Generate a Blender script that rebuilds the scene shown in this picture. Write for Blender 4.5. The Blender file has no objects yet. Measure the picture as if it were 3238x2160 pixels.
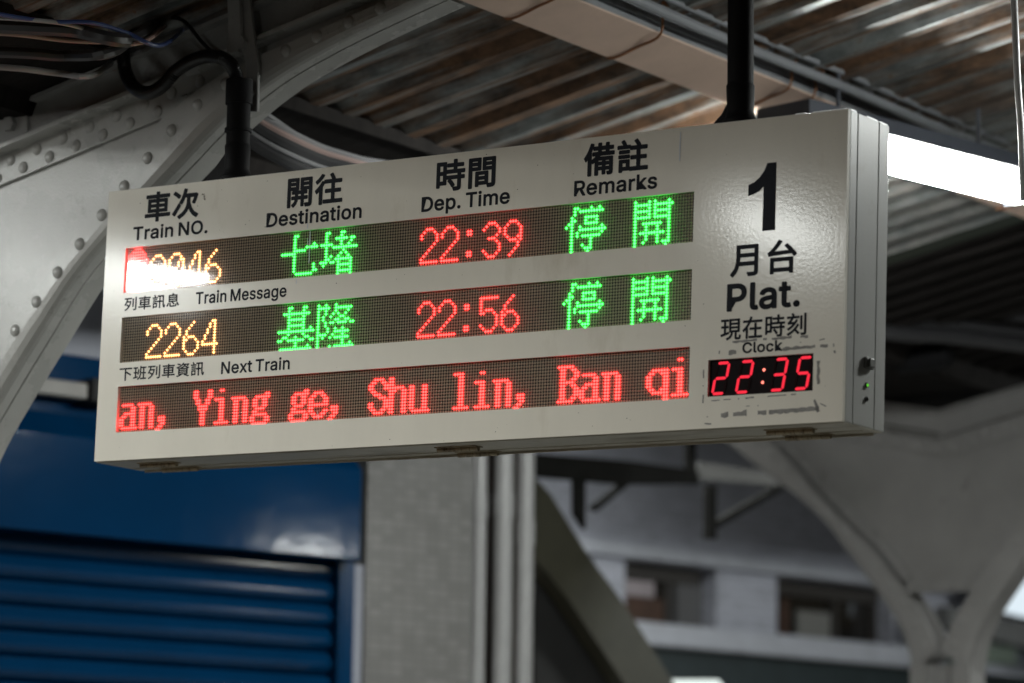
import bpy, math, random
import numpy as np
from mathutils import Matrix, Vector, noise as mnoise

random.seed(7)
SC = bpy.context.scene
COL = SC.collection

# ------------------------------------------------------------------ camera
# world: X along the sign, Y along the platform (away), Z up, metres
CAM = np.array([6.2819378, -7.1562391, 1.5764923])
M = np.array([[0.8274621, -0.0784818, -0.55601],
              [0.5613615, 0.1392621, 0.8157692],
              [0.013408, -0.9871407, 0.1592907]])      # columns: right, down, forward
FPX = 10634.7487 / 3238.0
cam = bpy.data.cameras.new('camera')
cam.sensor_width = 36.0
cam.lens = 36.0 * FPX
cam.clip_end = 400
cam.clip_start = 0.05
cam.dof.use_dof = True
cam.dof.focus_distance = 8.95
cam.dof.aperture_fstop = 2.1
co = bpy.data.objects.new('camera', cam)
COL.objects.link(co)
mw = Matrix.Identity(4)
for i in range(3):
    mw[i][0] = M[i, 0]; mw[i][1] = -M[i, 1]; mw[i][2] = -M[i, 2]; mw[i][3] = CAM[i]
co.matrix_world = mw
SC.camera = co

# ------------------------------------------------------------------ night sky
w = bpy.data.worlds.new('World')
SC.world = w
w.use_nodes = True
nt = w.node_tree
sky = nt.nodes.new('ShaderNodeTexSky')
sky.sky_type = 'NISHITA'
sky.sun_disc = False
sky.sun_elevation = math.radians(2)
sky.sun_rotation = math.radians(200)
bg = nt.nodes['Background']
nt.links.new(sky.outputs[0], bg.inputs[0])
bg.inputs[1].default_value = 0.012

SC.view_settings.view_transform = 'Standard'
SC.view_settings.look = 'None'
SC.view_settings.exposure = 0.0
SC.view_settings.gamma = 1.0
SC.render.engine = 'CYCLES'
SC.cycles.use_denoising = True
SC.cycles.sample_clamp_indirect = 6.0
SC.cycles.max_bounces = 8
SC.cycles.caustics_reflective = False
SC.cycles.caustics_refractive = False

LAMP = 140.0          # radiance of the fluorescent diffusers

# ------------------------------------------------------------------ picture rays (2351 px wide photo)
KP = 3238.0 / 2351.0
def ray(x, y):
    return M @ np.array([(x * KP - 1619) / 10634.7487, (y * KP - 1080) / 10634.7487, 1.0])
def meet(n, d, x, y):
    n = np.array(n, float); r = ray(x, y)
    return CAM + r * ((d - n @ CAM) / (n @ r))
def onY(x, y, v): return meet((0, 1, 0), v, x, y)
def onX(x, y, v): return meet((1, 0, 0), v, x, y)
def onZ(x, y, v): return meet((0, 0, 1), v, x, y)

# ------------------------------------------------------------------ helpers
MATS = {}
def mat(name, base, rough=0.5, metal=0.0, var=0.0, scale=8.0, bump=0.0, bscale=60.0, dirt=None, dirt_amt=0.5,
        dirt_scale=3.0, stretch=(1, 1, 1), spec=0.5, rvar=0.0, coat=0.0):
    if name in MATS: return MATS[name]
    m = bpy.data.materials.new(name); m.use_nodes = True
    n = m.node_tree.nodes; l = m.node_tree.links
    b = n['Principled BSDF']
    b.inputs['Roughness'].default_value = rough
    b.inputs['Metallic'].default_value = metal
    b.inputs['Specular IOR Level'].default_value = spec
    b.inputs['Coat Weight'].default_value = coat
    b.inputs['Coat Roughness'].default_value = 0.16
    tc = n.new('ShaderNodeTexCoord'); mp = n.new('ShaderNodeMapping')
    mp.inputs['Scale'].default_value = stretch
    l.new(tc.outputs['Object'], mp.inputs[0])
    nz = n.new('ShaderNodeTexNoise'); nz.inputs['Scale'].default_value = scale
    nz.inputs['Detail'].default_value = 6; nz.inputs['Roughness'].default_value = 0.62
    l.new(mp.outputs[0], nz.inputs['Vector'])
    rp = n.new('ShaderNodeValToRGB')
    rp.color_ramp.elements[0].position = 0.3; rp.color_ramp.elements[1].position = 0.7
    c0 = [max(0, c * (1 - var)) for c in base]; c1 = [min(1, c * (1 + var)) for c in base]
    rp.color_ramp.elements[0].color = (*c0, 1); rp.color_ramp.elements[1].color = (*c1, 1)
    l.new(nz.outputs['Fac'], rp.inputs[0])
    out = rp.outputs[0]
    if dirt:
        nd = n.new('ShaderNodeTexNoise'); nd.inputs['Scale'].default_value = dirt_scale
        nd.inputs['Detail'].default_value = 8; nd.inputs['Roughness'].default_value = 0.7
        l.new(mp.outputs[0], nd.inputs['Vector'])
        rd = n.new('ShaderNodeValToRGB')
        rd.color_ramp.elements[0].position = 1 - dirt_amt - 0.08; rd.color_ramp.elements[1].position = 1 - dirt_amt + 0.08
        l.new(nd.outputs['Fac'], rd.inputs[0])
        mx = n.new('ShaderNodeMix'); mx.data_type = 'RGBA'
        l.new(rd.outputs[0], mx.inputs[0]); l.new(out, mx.inputs[6]); mx.inputs[7].default_value = (*dirt, 1)
        out = mx.outputs[2]
    l.new(out, b.inputs['Base Color'])
    if rvar:
        mr = n.new('ShaderNodeMapRange'); mr.inputs[3].default_value = max(0.02, rough - rvar); mr.inputs[4].default_value = rough + rvar
        l.new(nz.outputs['Fac'], mr.inputs[0]); l.new(mr.outputs[0], b.inputs['Roughness'])
    if bump:
        nb = n.new('ShaderNodeTexNoise'); nb.inputs['Scale'].default_value = bscale; nb.inputs['Detail'].default_value = 3
        l.new(tc.outputs['Object'], nb.inputs['Vector'])
        bp = n.new('ShaderNodeBump'); bp.inputs['Strength'].default_value = 1.0; bp.inputs['Distance'].default_value = bump
        l.new(nb.outputs['Fac'], bp.inputs['Height']); l.new(bp.outputs[0], b.inputs['Normal']); l.new(bp.outputs[0], b.inputs['Coat Normal'])
    MATS[name] = m
    return m

def emis(name, col, strength, sample=True):
    if name in MATS: return MATS[name]
    m = bpy.data.materials.new(name); m.use_nodes = True
    n = m.node_tree.nodes; l = m.node_tree.links
    n.clear()
    e = n.new('ShaderNodeEmission'); e.inputs[0].default_value = (*col, 1); e.inputs[1].default_value = strength
    o = n.new('ShaderNodeOutputMaterial'); l.new(e.outputs[0], o.inputs[0])
    m.cycles.emission_sampling = 'FRONT' if sample else 'NONE'
    MATS[name] = m
    return m

MATRIX = {}
def thing(name, label, cat, loc=(0, 0, 0), rot=None, group=None):
    o = bpy.data.objects.new(name, None); COL.objects.link(o)
    o.empty_display_size = 0.1
    m = Matrix.Translation(Vector(loc))
    if rot is not None: m = m @ rot.to_4x4()
    o.matrix_world = m; MATRIX[o.name] = m
    o['label'] = label; o['category'] = cat
    if group: o['group'] = group
    return o
def tag(o, label, cat, group=None):
    o['label'] = label; o['category'] = cat
    if group: o['group'] = group
    return o

class MB:
    def __init__(s): s.v = []; s.f = []
    def add(s, vs, fs):
        b = len(s.v); s.v += [tuple(map(float, p)) for p in vs]; s.f += [tuple(i + b for i in f) for f in fs]
    def obox(s, o, a, b, c):
        o, a, b, c = (np.array(t, float) for t in (o, a, b, c))
        p = [o, o + a, o + a + b, o + b, o + c, o + a + c, o + a + b + c, o + b + c]
        fs = [(0, 3, 2, 1), (4, 5, 6, 7), (0, 1, 5, 4), (1, 2, 6, 5), (2, 3, 7, 6), (3, 0, 4, 7)]
        if np.dot(np.cross(a, b), c) < 0: fs = [f[::-1] for f in fs]
        s.add(p, fs)
    def box(s, lo, hi):
        s.obox(lo, (hi[0] - lo[0], 0, 0), (0, hi[1] - lo[1], 0), (0, 0, hi[2] - lo[2]))
    def cyl(s, p0, p1, r, n=16, r1=None, caps=True):
        s.tube([p0, p1], r, n, caps=caps, radii=[r, r if r1 is None else r1])
    def tube(s, pts, r, n=10, caps=True, radii=None):
        pts = [np.array(p, float) for p in pts]
        k = len(pts); rings = []
        t = pts[1] - pts[0]; t /= np.linalg.norm(t)
        ref = np.array([0, 0, 1.0]) if abs(t[2]) < 0.9 else np.array([1.0, 0, 0])
        u = np.cross(t, ref); u /= np.linalg.norm(u)
        vs = []
        for i in range(k):
            if i == 0: t = pts[1] - pts[0]
            elif i == k - 1: t = pts[-1] - pts[-2]
            else: t = pts[i + 1] - pts[i - 1]
            t = t / np.linalg.norm(t)
            u = u - t * (u @ t); u /= np.linalg.norm(u); v = np.cross(t, u)
            rr = radii[i] if radii else r
            for j in range(n):
                a = 2 * math.pi * j / n
                vs.append(pts[i] + rr * (math.cos(a) * u + math.sin(a) * v))
        fs = []
        for i in range(k - 1):
            for j in range(n):
                a = i * n + j; b = i * n + (j + 1) % n
                fs.append((a, b, b + n, a + n))
        if caps:
            fs.append(tuple(range(n))[::-1]); fs.append(tuple(range((k - 1) * n, k * n)))
        s.add(vs, fs)
    def prism(s, poly, d):
        """poly: list of 3-D points (planar); d: extrusion vector"""
        n = len(poly); d = np.array(d, float)
        P = [np.array(p, float) for p in poly]; Q = [p + d for p in P]
        fs = [tuple(range(n))[::-1], tuple(range(n, 2 * n))]
        for i in range(n):
            j = (i + 1) % n
            fs.append((i, j, n + j, n + i))
        nrm = sum((np.cross(P[i] - P[0], P[(i + 1) % n] - P[0]) for i in range(n)), np.zeros(3))
        if nrm @ d < 0: fs = [f[::-1] for f in fs]
        s.add(P + Q, fs)
    def sheet(s, A, B, thick):
        """strip between two polylines, thickened by vector(s)"""
        n = len(A); A = [np.array(p, float) for p in A]; B = [np.array(p, float) for p in B]
        T = [np.array(t, float) for t in thick] if np.ndim(thick) == 2 else [np.array(thick, float)] * n
        vs = A + B + [a + t for a, t in zip(A, T)] + [b + t for b, t in zip(B, T)]
        fs = []
        for i in range(n - 1):
            fs += [(i, i + 1, n + i + 1, n + i), (2 * n + i, 3 * n + i, 3 * n + i + 1, 2 * n + i + 1),
                   (i, 2 * n + i, 2 * n + i + 1, i + 1), (n + i, n + i + 1, 3 * n + i + 1, 3 * n + i)]
        fs += [(0, n, 3 * n, 2 * n), (n - 1, 3 * n - 1, 4 * n - 1, 2 * n - 1)]
        s.add(vs, fs)
    def dome(s, c, nrm, r, h, n=10, rings=3):
        c = np.array(c, float); nrm = np.array(nrm, float); nrm /= np.linalg.norm(nrm)
        ref = np.array([0, 0, 1.0]) if abs(nrm[2]) < 0.9 else np.array([1.0, 0, 0])
        u = np.cross(nrm, ref); u /= np.linalg.norm(u); v = np.cross(nrm, u)
        vs = []; fs = []
        for i in range(rings):
            a = math.pi / 2 * i / rings
            for j in range(n):
                b = 2 * math.pi * j / n
                vs.append(c + r * math.cos(a) * (math.cos(b) * u + math.sin(b) * v) + h * math.sin(a) * nrm)
        vs.append(c + h * nrm)
        for i in range(rings - 1):
            for j in range(n):
                fs.append((i * n + j, i * n + (j + 1) % n, (i + 1) * n + (j + 1) % n, (i + 1) * n + j))
        t = (rings - 1) * n
        for j in range(n): fs.append((t + j, t + (j + 1) % n, rings * n))
        s.add(vs, fs)
    def build(s, name, m, parent=None, world=True, smooth=35, bevel=0.0, fix=True):
        me = bpy.data.meshes.new(name)
        vs = s.v
        if parent is not None and world:
            p = parent
            while p.parent is not None: p = p.parent
            if p.name in MATRIX:
                inv = np.array(MATRIX[p.name].inverted())
                a = np.array(vs) @ inv[:3, :3].T + inv[:3, 3]
                vs = a.tolist()
        me.from_pydata(vs, [], s.f)
        if fix:
            import bmesh
            bm = bmesh.new(); bm.from_mesh(me); bmesh.ops.recalc_face_normals(bm, faces=bm.faces[:]); bm.to_mesh(me); bm.free()
        me.materials.append(m)
        if smooth:
            me.polygons.foreach_set('use_smooth', [True] * len(me.polygons))
            me.set_sharp_from_angle(angle=math.radians(smooth))
        o = bpy.data.objects.new(name, me); COL.objects.link(o)
        if parent is not None: o.parent = parent
        if bevel:
            bv = o.modifiers.new('bevel', 'BEVEL'); bv.width = bevel; bv.segments = 2; bv.limit_method = 'ANGLE'; bv.harden_normals = True
            bv.angle_limit = math.radians(40)
        return o

def spline(pts, n=8):
    """Catmull-Rom through the points"""
    P = [np.array(p, float) for p in pts]
    P = [2 * P[0] - P[1]] + P + [2 * P[-1] - P[-2]]
    out = []
    for i in range(1, len(P) - 2):
        a, b, c, d = P[i - 1], P[i], P[i + 1], P[i + 2]
        for j in range(n):
            t = j / n
            out.append(0.5 * ((2 * b) + (c - a) * t + (2 * a - 5 * b + 4 * c - d) * t * t + (3 * b - a - 3 * c + d) * t ** 3))
    out.append(P[-2]); return out

# ------------------------------------------------------------------ materials
STEEL = mat('painted_steel', (0.45, 0.45, 0.43), 0.28, var=0.10, scale=5, bump=0.0006, bscale=170, dirt=(0.10, 0.085, 0.065),
            dirt_amt=0.30, dirt_scale=8.0, rvar=0.10)
STEELD = mat('grimy_painted_steel', (0.33, 0.33, 0.32), 0.5, var=0.18, scale=5, bump=0.0016, bscale=110, dirt=(0.03, 0.027, 0.022),
             dirt_amt=0.36, dirt_scale=5.0, rvar=0.1)
BLACK = mat('black_paint', (0.010, 0.010, 0.011), 0.6, spec=0.12, var=0.2, bump=0.0006, bscale=160)
RUBBER = mat('black_hose_plastic', (0.010, 0.010, 0.011), 0.32, var=0.2)
PEACH = mat('peach_steel', (0.62, 0.46, 0.37), 0.62, var=0.10, scale=4, dirt=(0.32, 0.18, 0.10), dirt_amt=0.27, dirt_scale=5, bump=0.0008)  # warm underside tone, lighter than the beam's sides
PURL = mat('grey_purlin_paint', (0.20, 0.21, 0.225), 0.5, var=0.2, scale=6, dirt=(0.06, 0.05, 0.045), dirt_amt=0.38, dirt_scale=7, stretch=(1, 0.35, 1))
RUST = mat('rusty_wire', (0.26, 0.11, 0.045), 0.8, var=0.3, scale=30)
FLOOR = mat('platform_concrete', (0.20, 0.195, 0.185), 0.7, var=0.15, scale=1.2)
SIGNW = mat('cream_sign_paint', (0.80, 0.755, 0.655), 0.5, var=0.05, scale=2.5, bump=0.00020, bscale=110, coat=0.5, spec=0.3, dirt=(0.66, 0.60, 0.49), dirt_amt=0.33,
            dirt_scale=2.2, stretch=(1.6, 1, 0.5), rvar=0.05)
SIGNS = mat('grey_side_paint', (0.47, 0.47, 0.455), 0.36, var=0.05, scale=3, bump=0.0003, bscale=150, dirt=(0.33, 0.31, 0.27), dirt_amt=0.3, dirt_scale=3)
SIGNU = mat('stained_under_paint', (0.50, 0.47, 0.39), 0.4, var=0.15, scale=5, dirt=(0.26, 0.22, 0.15), dirt_amt=0.42, dirt_scale=5, stretch=(0.5, 2, 1))
INK = mat('dark_lettering', (0.012, 0.014, 0.020), 0.6, var=0.15, scale=40, spec=0.12)
HINGE = mat('stained_hinge_steel', (0.36, 0.30, 0.20), 0.45, metal=0.2, var=0.3, scale=40, dirt=(0.08, 0.05, 0.03), dirt_amt=0.42, dirt_scale=30)
BLUE = mat('blue_enamel', (0.001, 0.032, 0.095), 0.11, spec=0.35, var=0.12, scale=1.5, bump=0.002, bscale=4)
BLUE2 = mat('blue_shutter_enamel', (0.001, 0.034, 0.098), 0.16, spec=0.4, var=0.10, scale=3)
WALLW = mat('pale_wall_paint', (0.33, 0.345, 0.40), 0.6, var=0.08)
GREYB = mat('grey_conduit_paint', (0.30, 0.29, 0.27), 0.5, var=0.1)
PIPE = mat('white_pvc', (0.36, 0.36, 0.36), 0.35, var=0.06)
DARK = mat('dark_void_paint', (0.012, 0.012, 0.012), 0.7, var=0.2)
OLIVE = mat('dark_olive_paint', (0.058, 0.056, 0.038), 0.55, var=0.15)
WIN = mat('dark_window_glass', (0.02, 0.018, 0.016), 0.08, var=0.2)
BROWN = mat('brown_window_board', (0.065, 0.032, 0.02), 0.6, var=0.3)
PINKP = mat('pinkish_blind', (0.34, 0.30, 0.32), 0.6, var=0.1)
LEDGE = mat('pale_ledge_paint', (0.46, 0.48, 0.54), 0.5, var=0.1)
TEAL = mat('dark_teal_panel', (0.028, 0.040, 0.044), 0.5, var=0.2)

def tile_mat(name, base, grout, sx, sz):
    m = bpy.data.materials.new(name); m.use_nodes = True
    n = m.node_tree.nodes; l = m.node_tree.links; b = n['Principled BSDF']
    tc = n.new('ShaderNodeTexCoord'); sp = n.new('ShaderNodeSeparateXYZ'); cb = n.new('ShaderNodeCombineXYZ')
    l.new(tc.outputs['Object'], sp.inputs[0])
    ad = n.new('ShaderNodeMath'); ad.operation = 'ADD'
    l.new(sp.outputs[0], ad.inputs[0]); l.new(sp.outputs[1], ad.inputs[1])
    l.new(ad.outputs[0], cb.inputs[0]); l.new(sp.outputs[2], cb.inputs[1])
    br = n.new('ShaderNodeTexBrick')
    br.inputs['Scale'].default_value = 1.0
    br.inputs['Brick Width'].default_value = sx; br.inputs['Row Height'].default_value = sz
    br.inputs['Mortar Size'].default_value = min(sx, sz) * 0.07
    br.inputs['Color1'].default_value = (*base, 1); br.inputs['Color2'].default_value = (*[c * 0.8 for c in base], 1)
    br.inputs['Mortar'].default_value = (*grout, 1)
    l.new(cb.outputs[0], br.inputs['Vector'])
    l.new(br.outputs[0], b.inputs['Base Color'])
    b.inputs['Roughness'].default_value = 0.3
    return m
TILE = tile_mat('mosaic_tile', (0.265, 0.262, 0.255), (0.195, 0.192, 0.187), 0.06, 0.034)
TILE.node_tree.nodes['Brick Texture'].offset = 0.0
TILE.node_tree.nodes['Principled BSDF'].inputs['Roughness'].default_value = 0.18
TILE2 = tile_mat('facade_tile', (0.52, 0.54, 0.62), (0.30, 0.31, 0.36), 0.10, 0.05)

def galv():
    m = bpy.data.materials.new('rusty_galvanised_sheet'); m.use_nodes = True
    n = m.node_tree.nodes; l = m.node_tree.links; b = n['Principled BSDF']
    tc = n.new('ShaderNodeTexCoord')
    mp = n.new('ShaderNodeMapping'); mp.inputs['Scale'].default_value = (0.55, 7.0, 1)
    l.new(tc.outputs['Object'], mp.inputs[0])
    n1 = n.new('ShaderNodeTexNoise'); n1.inputs['Scale'].default_value = 1.6; n1.inputs['Detail'].default_value = 8; n1.inputs['Roughness'].default_value = 0.65
    l.new(mp.outputs[0], n1.inputs['Vector'])
    r1 = n.new('ShaderNodeValToRGB')
    r1.color_ramp.elements[0].position = 0.39; r1.color_ramp.elements[0].color = (0, 0, 0, 1)
    r1.color_ramp.elements[1].position = 0.54; r1.color_ramp.elements[1].color = (1, 1, 1, 1)
    l.new(n1.outputs['Fac'], r1.inputs[0])
    mp2 = n.new('ShaderNodeMapping'); mp2.inputs['Scale'].default_value = (1.0, 2.2, 1)
    l.new(tc.outputs['Object'], mp2.inputs[0])
    n2 = n.new('ShaderNodeTexNoise'); n2.inputs['Scale'].default_value = 9; n2.inputs['Detail'].default_value = 8; n2.inputs['Roughness'].default_value = 0.7
    l.new(mp2.outputs[0], n2.inputs['Vector'])
    r2 = n.new('ShaderNodeValToRGB')
    r2.color_ramp.elements[0].position = 0.57; r2.color_ramp.elements[0].color = (0, 0, 0, 1)
    r2.color_ramp.elements[1].position = 0.66; r2.color_ramp.elements[1].color = (1, 1, 1, 1)
    l.new(n2.outputs['Fac'], r2.inputs[0])
    mxf = n.new('ShaderNodeMath'); mxf.operation = 'MAXIMUM'
    l.new(r1.outputs[0], mxf.inputs[0]); l.new(r2.outputs[0], mxf.inputs[1])
    zc = n.new('ShaderNodeValToRGB')
    zc.color_ramp.elements[0].color = (0.13, 0.145, 0.145, 1); zc.color_ramp.elements[1].color = (0.34, 0.365, 0.36, 1)
    zc.color_ramp.elements[0].position = 0.3; zc.color_ramp.elements[1].position = 0.7
    l.new(n2.outputs['Fac'], zc.inputs[0])
    rc = n.new('ShaderNodeValToRGB')
    rc.color_ramp.elements[0].color = (0.040, 0.023, 0.013, 1); rc.color_ramp.elements[1].color = (0.185, 0.098, 0.050, 1)
    rc.color_ramp.elements[0].position = 0.35; rc.color_ramp.elements[1].position = 0.68
    l.new(n2.outputs['Fac'], rc.inputs[0])
    sy = n.new('ShaderNodeSeparateXYZ'); l.new(tc.outputs['Object'], sy.inputs[0])
    fy = n.new('ShaderNodeMapRange'); fy.inputs[1].default_value = 2.6; fy.inputs[2].default_value = 4.2; fy.inputs[3].default_value = 1.0; fy.inputs[4].default_value = 0.30
    l.new(sy.outputs[1], fy.inputs[0])
    ml = n.new('ShaderNodeMath'); ml.operation = 'MULTIPLY'; l.new(mxf.outputs[0], ml.inputs[0]); l.new(fy.outputs[0], ml.inputs[1])
    mxf = ml
    mx = n.new('ShaderNodeMix'); mx.data_type = 'RGBA'
    l.new(mxf.outputs[0], mx.inputs[0]); l.new(zc.outputs[0], mx.inputs[6]); l.new(rc.outputs[0], mx.inputs[7])
    l.new(mx.outputs[2], b.inputs['Base Color'])
    inv = n.new('ShaderNodeMapRange'); inv.inputs[3].default_value = 0.62; inv.inputs[4].default_value = 0.0
    l.new(mxf.outputs[0], inv.inputs[0]); l.new(inv.outputs[0], b.inputs['Metallic'])
    rr = n.new('ShaderNodeMapRange'); rr.inputs[3].default_value = 0.44; rr.inputs[4].default_value = 0.85
    l.new(mxf.outputs[0], rr.inputs[0]); l.new(rr.outputs[0], b.inputs['Roughness'])
    return m
GALV = galv()
SHADED = mat('shade_dark_sheet', (0.018, 0.016, 0.015), 0.8, spec=0.06, var=0.4, scale=5, stretch=(0.5, 4, 1))  # near-black: the shade under the roof is put into the colour

# ------------------------------------------------------------------ ground
g = MB(); g.box((-40, -40, -0.2), (40, 60, 0.0))
go = g.build('platform_floor', FLOOR); go['kind'] = 'structure'

# ------------------------------------------------------------------ canopy frames (V-shaped riveted steel)
XC = -0.75          # centre line of the frames
SL = 0.21
def ztop(u): return 3.718 + SL * (abs(u) - 0.319)
def resample(P, n):
    P = np.array(P, float); s = np.concatenate([[0], np.cumsum(np.linalg.norm(np.diff(P, axis=0), axis=1))])
    q = np.linspace(0, s[-1], n)
    return np.stack([np.interp(q, s, P[:, 0]), np.interp(q, s, P[:, 1])], 1)
NK = 60
K_IN = resample(spline([(0.006, 2.66), (0.075, 2.80), (0.165, 2.93), (0.25, 3.035), (0.348, 3.149), (0.446, 3.235), (0.542, 3.327), (0.638, 3.420), (0.733, 3.523),
                        (0.858, 3.645), (0.983, 3.745), (1.11, 3.808), (1.25, 3.852), (1.42, 3.893), (1.75, 3.966)], 5), NK)
K_OUT = resample(spline([(0.152, 2.56), (0.172, 2.67), (0.227, 2.80), (0.34, 2.955), (0.485, 3.135), (0.62, 3.295), (0.80, 3.440), (0.98, 3.570), (1.141, 3.688),
                         (1.318, 3.785), (1.485, 3.847), (1.68, 3.903), (1.9, 3.958)], 5), NK)
def make_frame(label):
    t = thing('canopy_frame', label, 'steel frame', (XC, 0, 0), group='riveted frames holding up the canopy')
    F3 = lambda sgn, p, y: (XC + sgn * p[0], y, p[1])
    web = MB()
    for sgn in (1, -1):
        us = [0, 0.06, 0.12, 0.17] + [float(k[0]) + 0.012 for k in K_IN if 0.19 < k[0] < 1.5]
        lo = [2.955 if u <= 0.19 else float(np.interp(u, K_IN[:, 0], K_IN[:, 1])) - 0.004 for u in us]
        A = [(XC + sgn * u, 0.070, z) for u, z in zip(us, lo)]
        B = [(XC + sgn * u, 0.070, max(ztop(u), z + 0.004)) for u, z in zip(us, lo)]
        web.sheet(A, B, (0, 0.010, 0))
    web.build('web_plate', STEEL, t)
    for sgn in (1, -1):
        kn = MB()
        # front leg with rounded heel, soffit in two strips with a narrow joint, back leg
        prof = [(0.0, 0.0), (0.5, 0.0), (0.72, 0.002), (0.88, 0.008), (0.97, 0.018), (1.0, 0.030)]
        rows = [[(1 - a) * K_IN[i] + a * K_OUT[i] for i in range(NK)] for a, _ in prof]
        for (a0, y0), (a1, y1), r0, r1 in zip(prof[:-1], prof[1:], rows[:-1], rows[1:]):
            kn.add([F3(sgn, p, y0) for p in r0] + [F3(sgn, p, y1) for p in r1], [(i, i + 1, NK + i + 1, NK + i) for i in range(NK - 1)])
        kn.add([F3(sgn, p, 0.0) for p in K_IN] + [F3(sgn, p, 0.010) for p in K_IN], [(i, i + 1, NK + i + 1, NK + i) for i in range(NK - 1)])
        kn.add([F3(sgn, p, 0.030) for p in K_OUT] + [F3(sgn, p, 0.064) for p in K_OUT], [(i, i + 1, NK + i + 1, NK + i) for i in range(NK - 1)])
        nin = [K_OUT[i] + (K_IN[i] - K_OUT[i]) * 0.10 for i in range(NK)]
        kn.add([F3(sgn, p, 0.064) for p in K_OUT] + [F3(sgn, p, 0.064) for p in nin], [(i, i + 1, NK + i + 1, NK + i) for i in range(NK - 1)])
        import bmesh
        S_ = np.concatenate([[0], np.cumsum(np.linalg.norm(np.diff(K_IN, axis=0), axis=1))]); q = 0.06
        while q < S_[-1] - 0.05:
            p = np.array([np.interp(q, S_, K_IN[:, 0]), np.interp(q, S_, K_IN[:, 1])]); o = np.array([np.interp(q, S_, K_OUT[:, 0]), np.interp(q, S_, K_OUT[:, 1])])
            kn.dome(F3(sgn, p + (o - p) * 0.33, 0.0), (0, -1, 0), 0.019, 0.009, 12, 3)
            q += 0.112
        kn.build('knee_front_angle', STEEL, t, smooth=40)
        kb = MB()
        kb.sheet([F3(sgn, p, 0.071) for p in K_OUT], [F3(sgn, p, 0.15) for p in K_OUT], [(sgn * (K_IN[i] - K_OUT[i])[0] * 0.10, 0, (K_IN[i] - K_OUT[i])[1] * 0.10) for i in range(NK)])
        kb.sheet([F3(sgn, p, 0.142) for p in K_IN], [F3(sgn, p, 0.142) for p in nin], (0, 0.008, 0))
        kb.build('knee_back_angle', STEEL, t, smooth=40)
        # second leg lying on the web, leaving a dark joint behind the front leg
        wl_ = MB()
        off = [K_IN[i] - (K_OUT[i] - K_IN[i]) / np.linalg.norm(K_OUT[i] - K_IN[i]) * 0.052 for i in range(NK)]
        sel = [i for i in range(NK) if 0.20 < K_IN[i][0] < 1.05]
        wl_.sheet([F3(sgn, K_IN[i], 0.050) for i in sel], [F3(sgn, off[i], 0.050) for i in sel], (0, 0.012, 0))
        q = 0.62
        while q < 1.45:
            p = np.array([np.interp(q, S_, K_IN[:, 0]), np.interp(q, S_, K_IN[:, 1])]); o = np.array([np.interp(q, S_, [k[0] for k in off]), np.interp(q, S_, [k[1] for k in off])])
            if sgn < 0: wl_.dome(F3(sgn, p + (o - p) * 0.55, 0.050), (0, -1, 0), 0.020, 0.018, 10, 3)
            q += 0.112
        wl_.build('knee_web_angle', STEEL, t, smooth=30)
        # rafter: riveted angle + channel on top
        ang = MB()
        us = [0.0, 0.5, 1.0, 1.12, 1.7, 2.2]
        A = [(XC + sgn * u, 0.056, max(ztop(u) - 0.098, min(ztop(u) - 0.02, np.interp(u, K_IN[:, 0], K_IN[:, 1]) + 0.004 if u > 0.9 else 0))) for u in us]
        B = [(XC + sgn * u, 0.056, ztop(u) - 0.010) for u in us]
        ang.sheet(A, B, (0, 0.012, 0))
        C_ = [(XC + sgn * u, -0.004, ztop(u) - 0.012) for u in us]; D_ = [(XC + sgn * u, 0.15, ztop(u) - 0.012) for u in us]
        ang.sheet(C_, D_, (0, 0, 0.012))
        q = 0.04; k = 0
        while q < 1.08:
            ang.dome((XC + sgn * q, 0.056, ztop(q) - (0.034 if k % 2 else 0.074)), (0, -1, 0), 0.019, 0.009, 12, 3)
            q += 0.052; k += 1
        ang.build('rafter_angle', STEEL, t, smooth=30)
        ch = MB()
        us = [0.0, 1.0, 2.0, 3.0, 4.2]
        ch.sheet([(XC + sgn * u, 0.035, ztop(u) + 0.010) for u in us], [(XC + sgn * u, 0.035, ztop(u) + 0.116 - 0.006 * u) for u in us], (0, 0.012, 0))
        ch.sheet([(XC + sgn * u, 0.0, ztop(u) + 0.102 - 0.006 * u) for u in us], [(XC + sgn * u, 0.15, ztop(u) + 0.102 - 0.006 * u) for u in us], (0, 0, 0.012))
        us = [1.75, 3.0, 4.2]
        ch.sheet([(XC + sgn * u, 0.0, ztop(u) - 0.024) for u in us], [(XC + sgn * u, 0.15, ztop(u) - 0.024) for u in us], (0, 0, 0.010))
        ch.build('rafter', STEELD, t, smooth=30)
    colm = MB()
    colm.prism([(XC + a, b_, 0) for a, b_ in ((-0.152, 0.0), (-0.06, 0.0), (-0.06, 0.012), (-0.012, 0.07), (0.012, 0.07), (0.06, 0.012), (0.06, 0.0), (0.152, 0.0), (0.152, 0.15), (0.06, 0.15), (0.06, 0.138), (0.012, 0.08), (-0.012, 0.08), (-0.06, 0.138), (-0.06, 0.15), (-0.152, 0.15))], (0, 0, 2.60))
    colm.build('column', STEEL, t)
    cross = MB(); cross.box((XC - 0.185, 0.040, 2.93), (XC + 0.185, 0.066, 2.985))
    for q in range(4): cross.dome((XC - 0.12 + q * 0.08, 0.0395, 2.958), (0, -1, 0), 0.016, 0.014)
    cross.build('tie_plate', STEEL, t)
    return t
near = make_frame('riveted white steel canopy frame, close, curving up behind the left end of the sign')
def copy_thing(r, name=None, loc=None, label=None):
    c = r.copy(); COL.objects.link(c); MATRIX[c.name] = c.matrix_world.copy()
    for ch in list(r.children):
        k = ch.copy(); COL.objects.link(k); k.parent = c
        for gch in ch.children:
            q = gch.copy(); COL.objects.link(q); q.parent = k
    if loc is not None: c.location = loc
    if label: c['label'] = label
    return c
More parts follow.
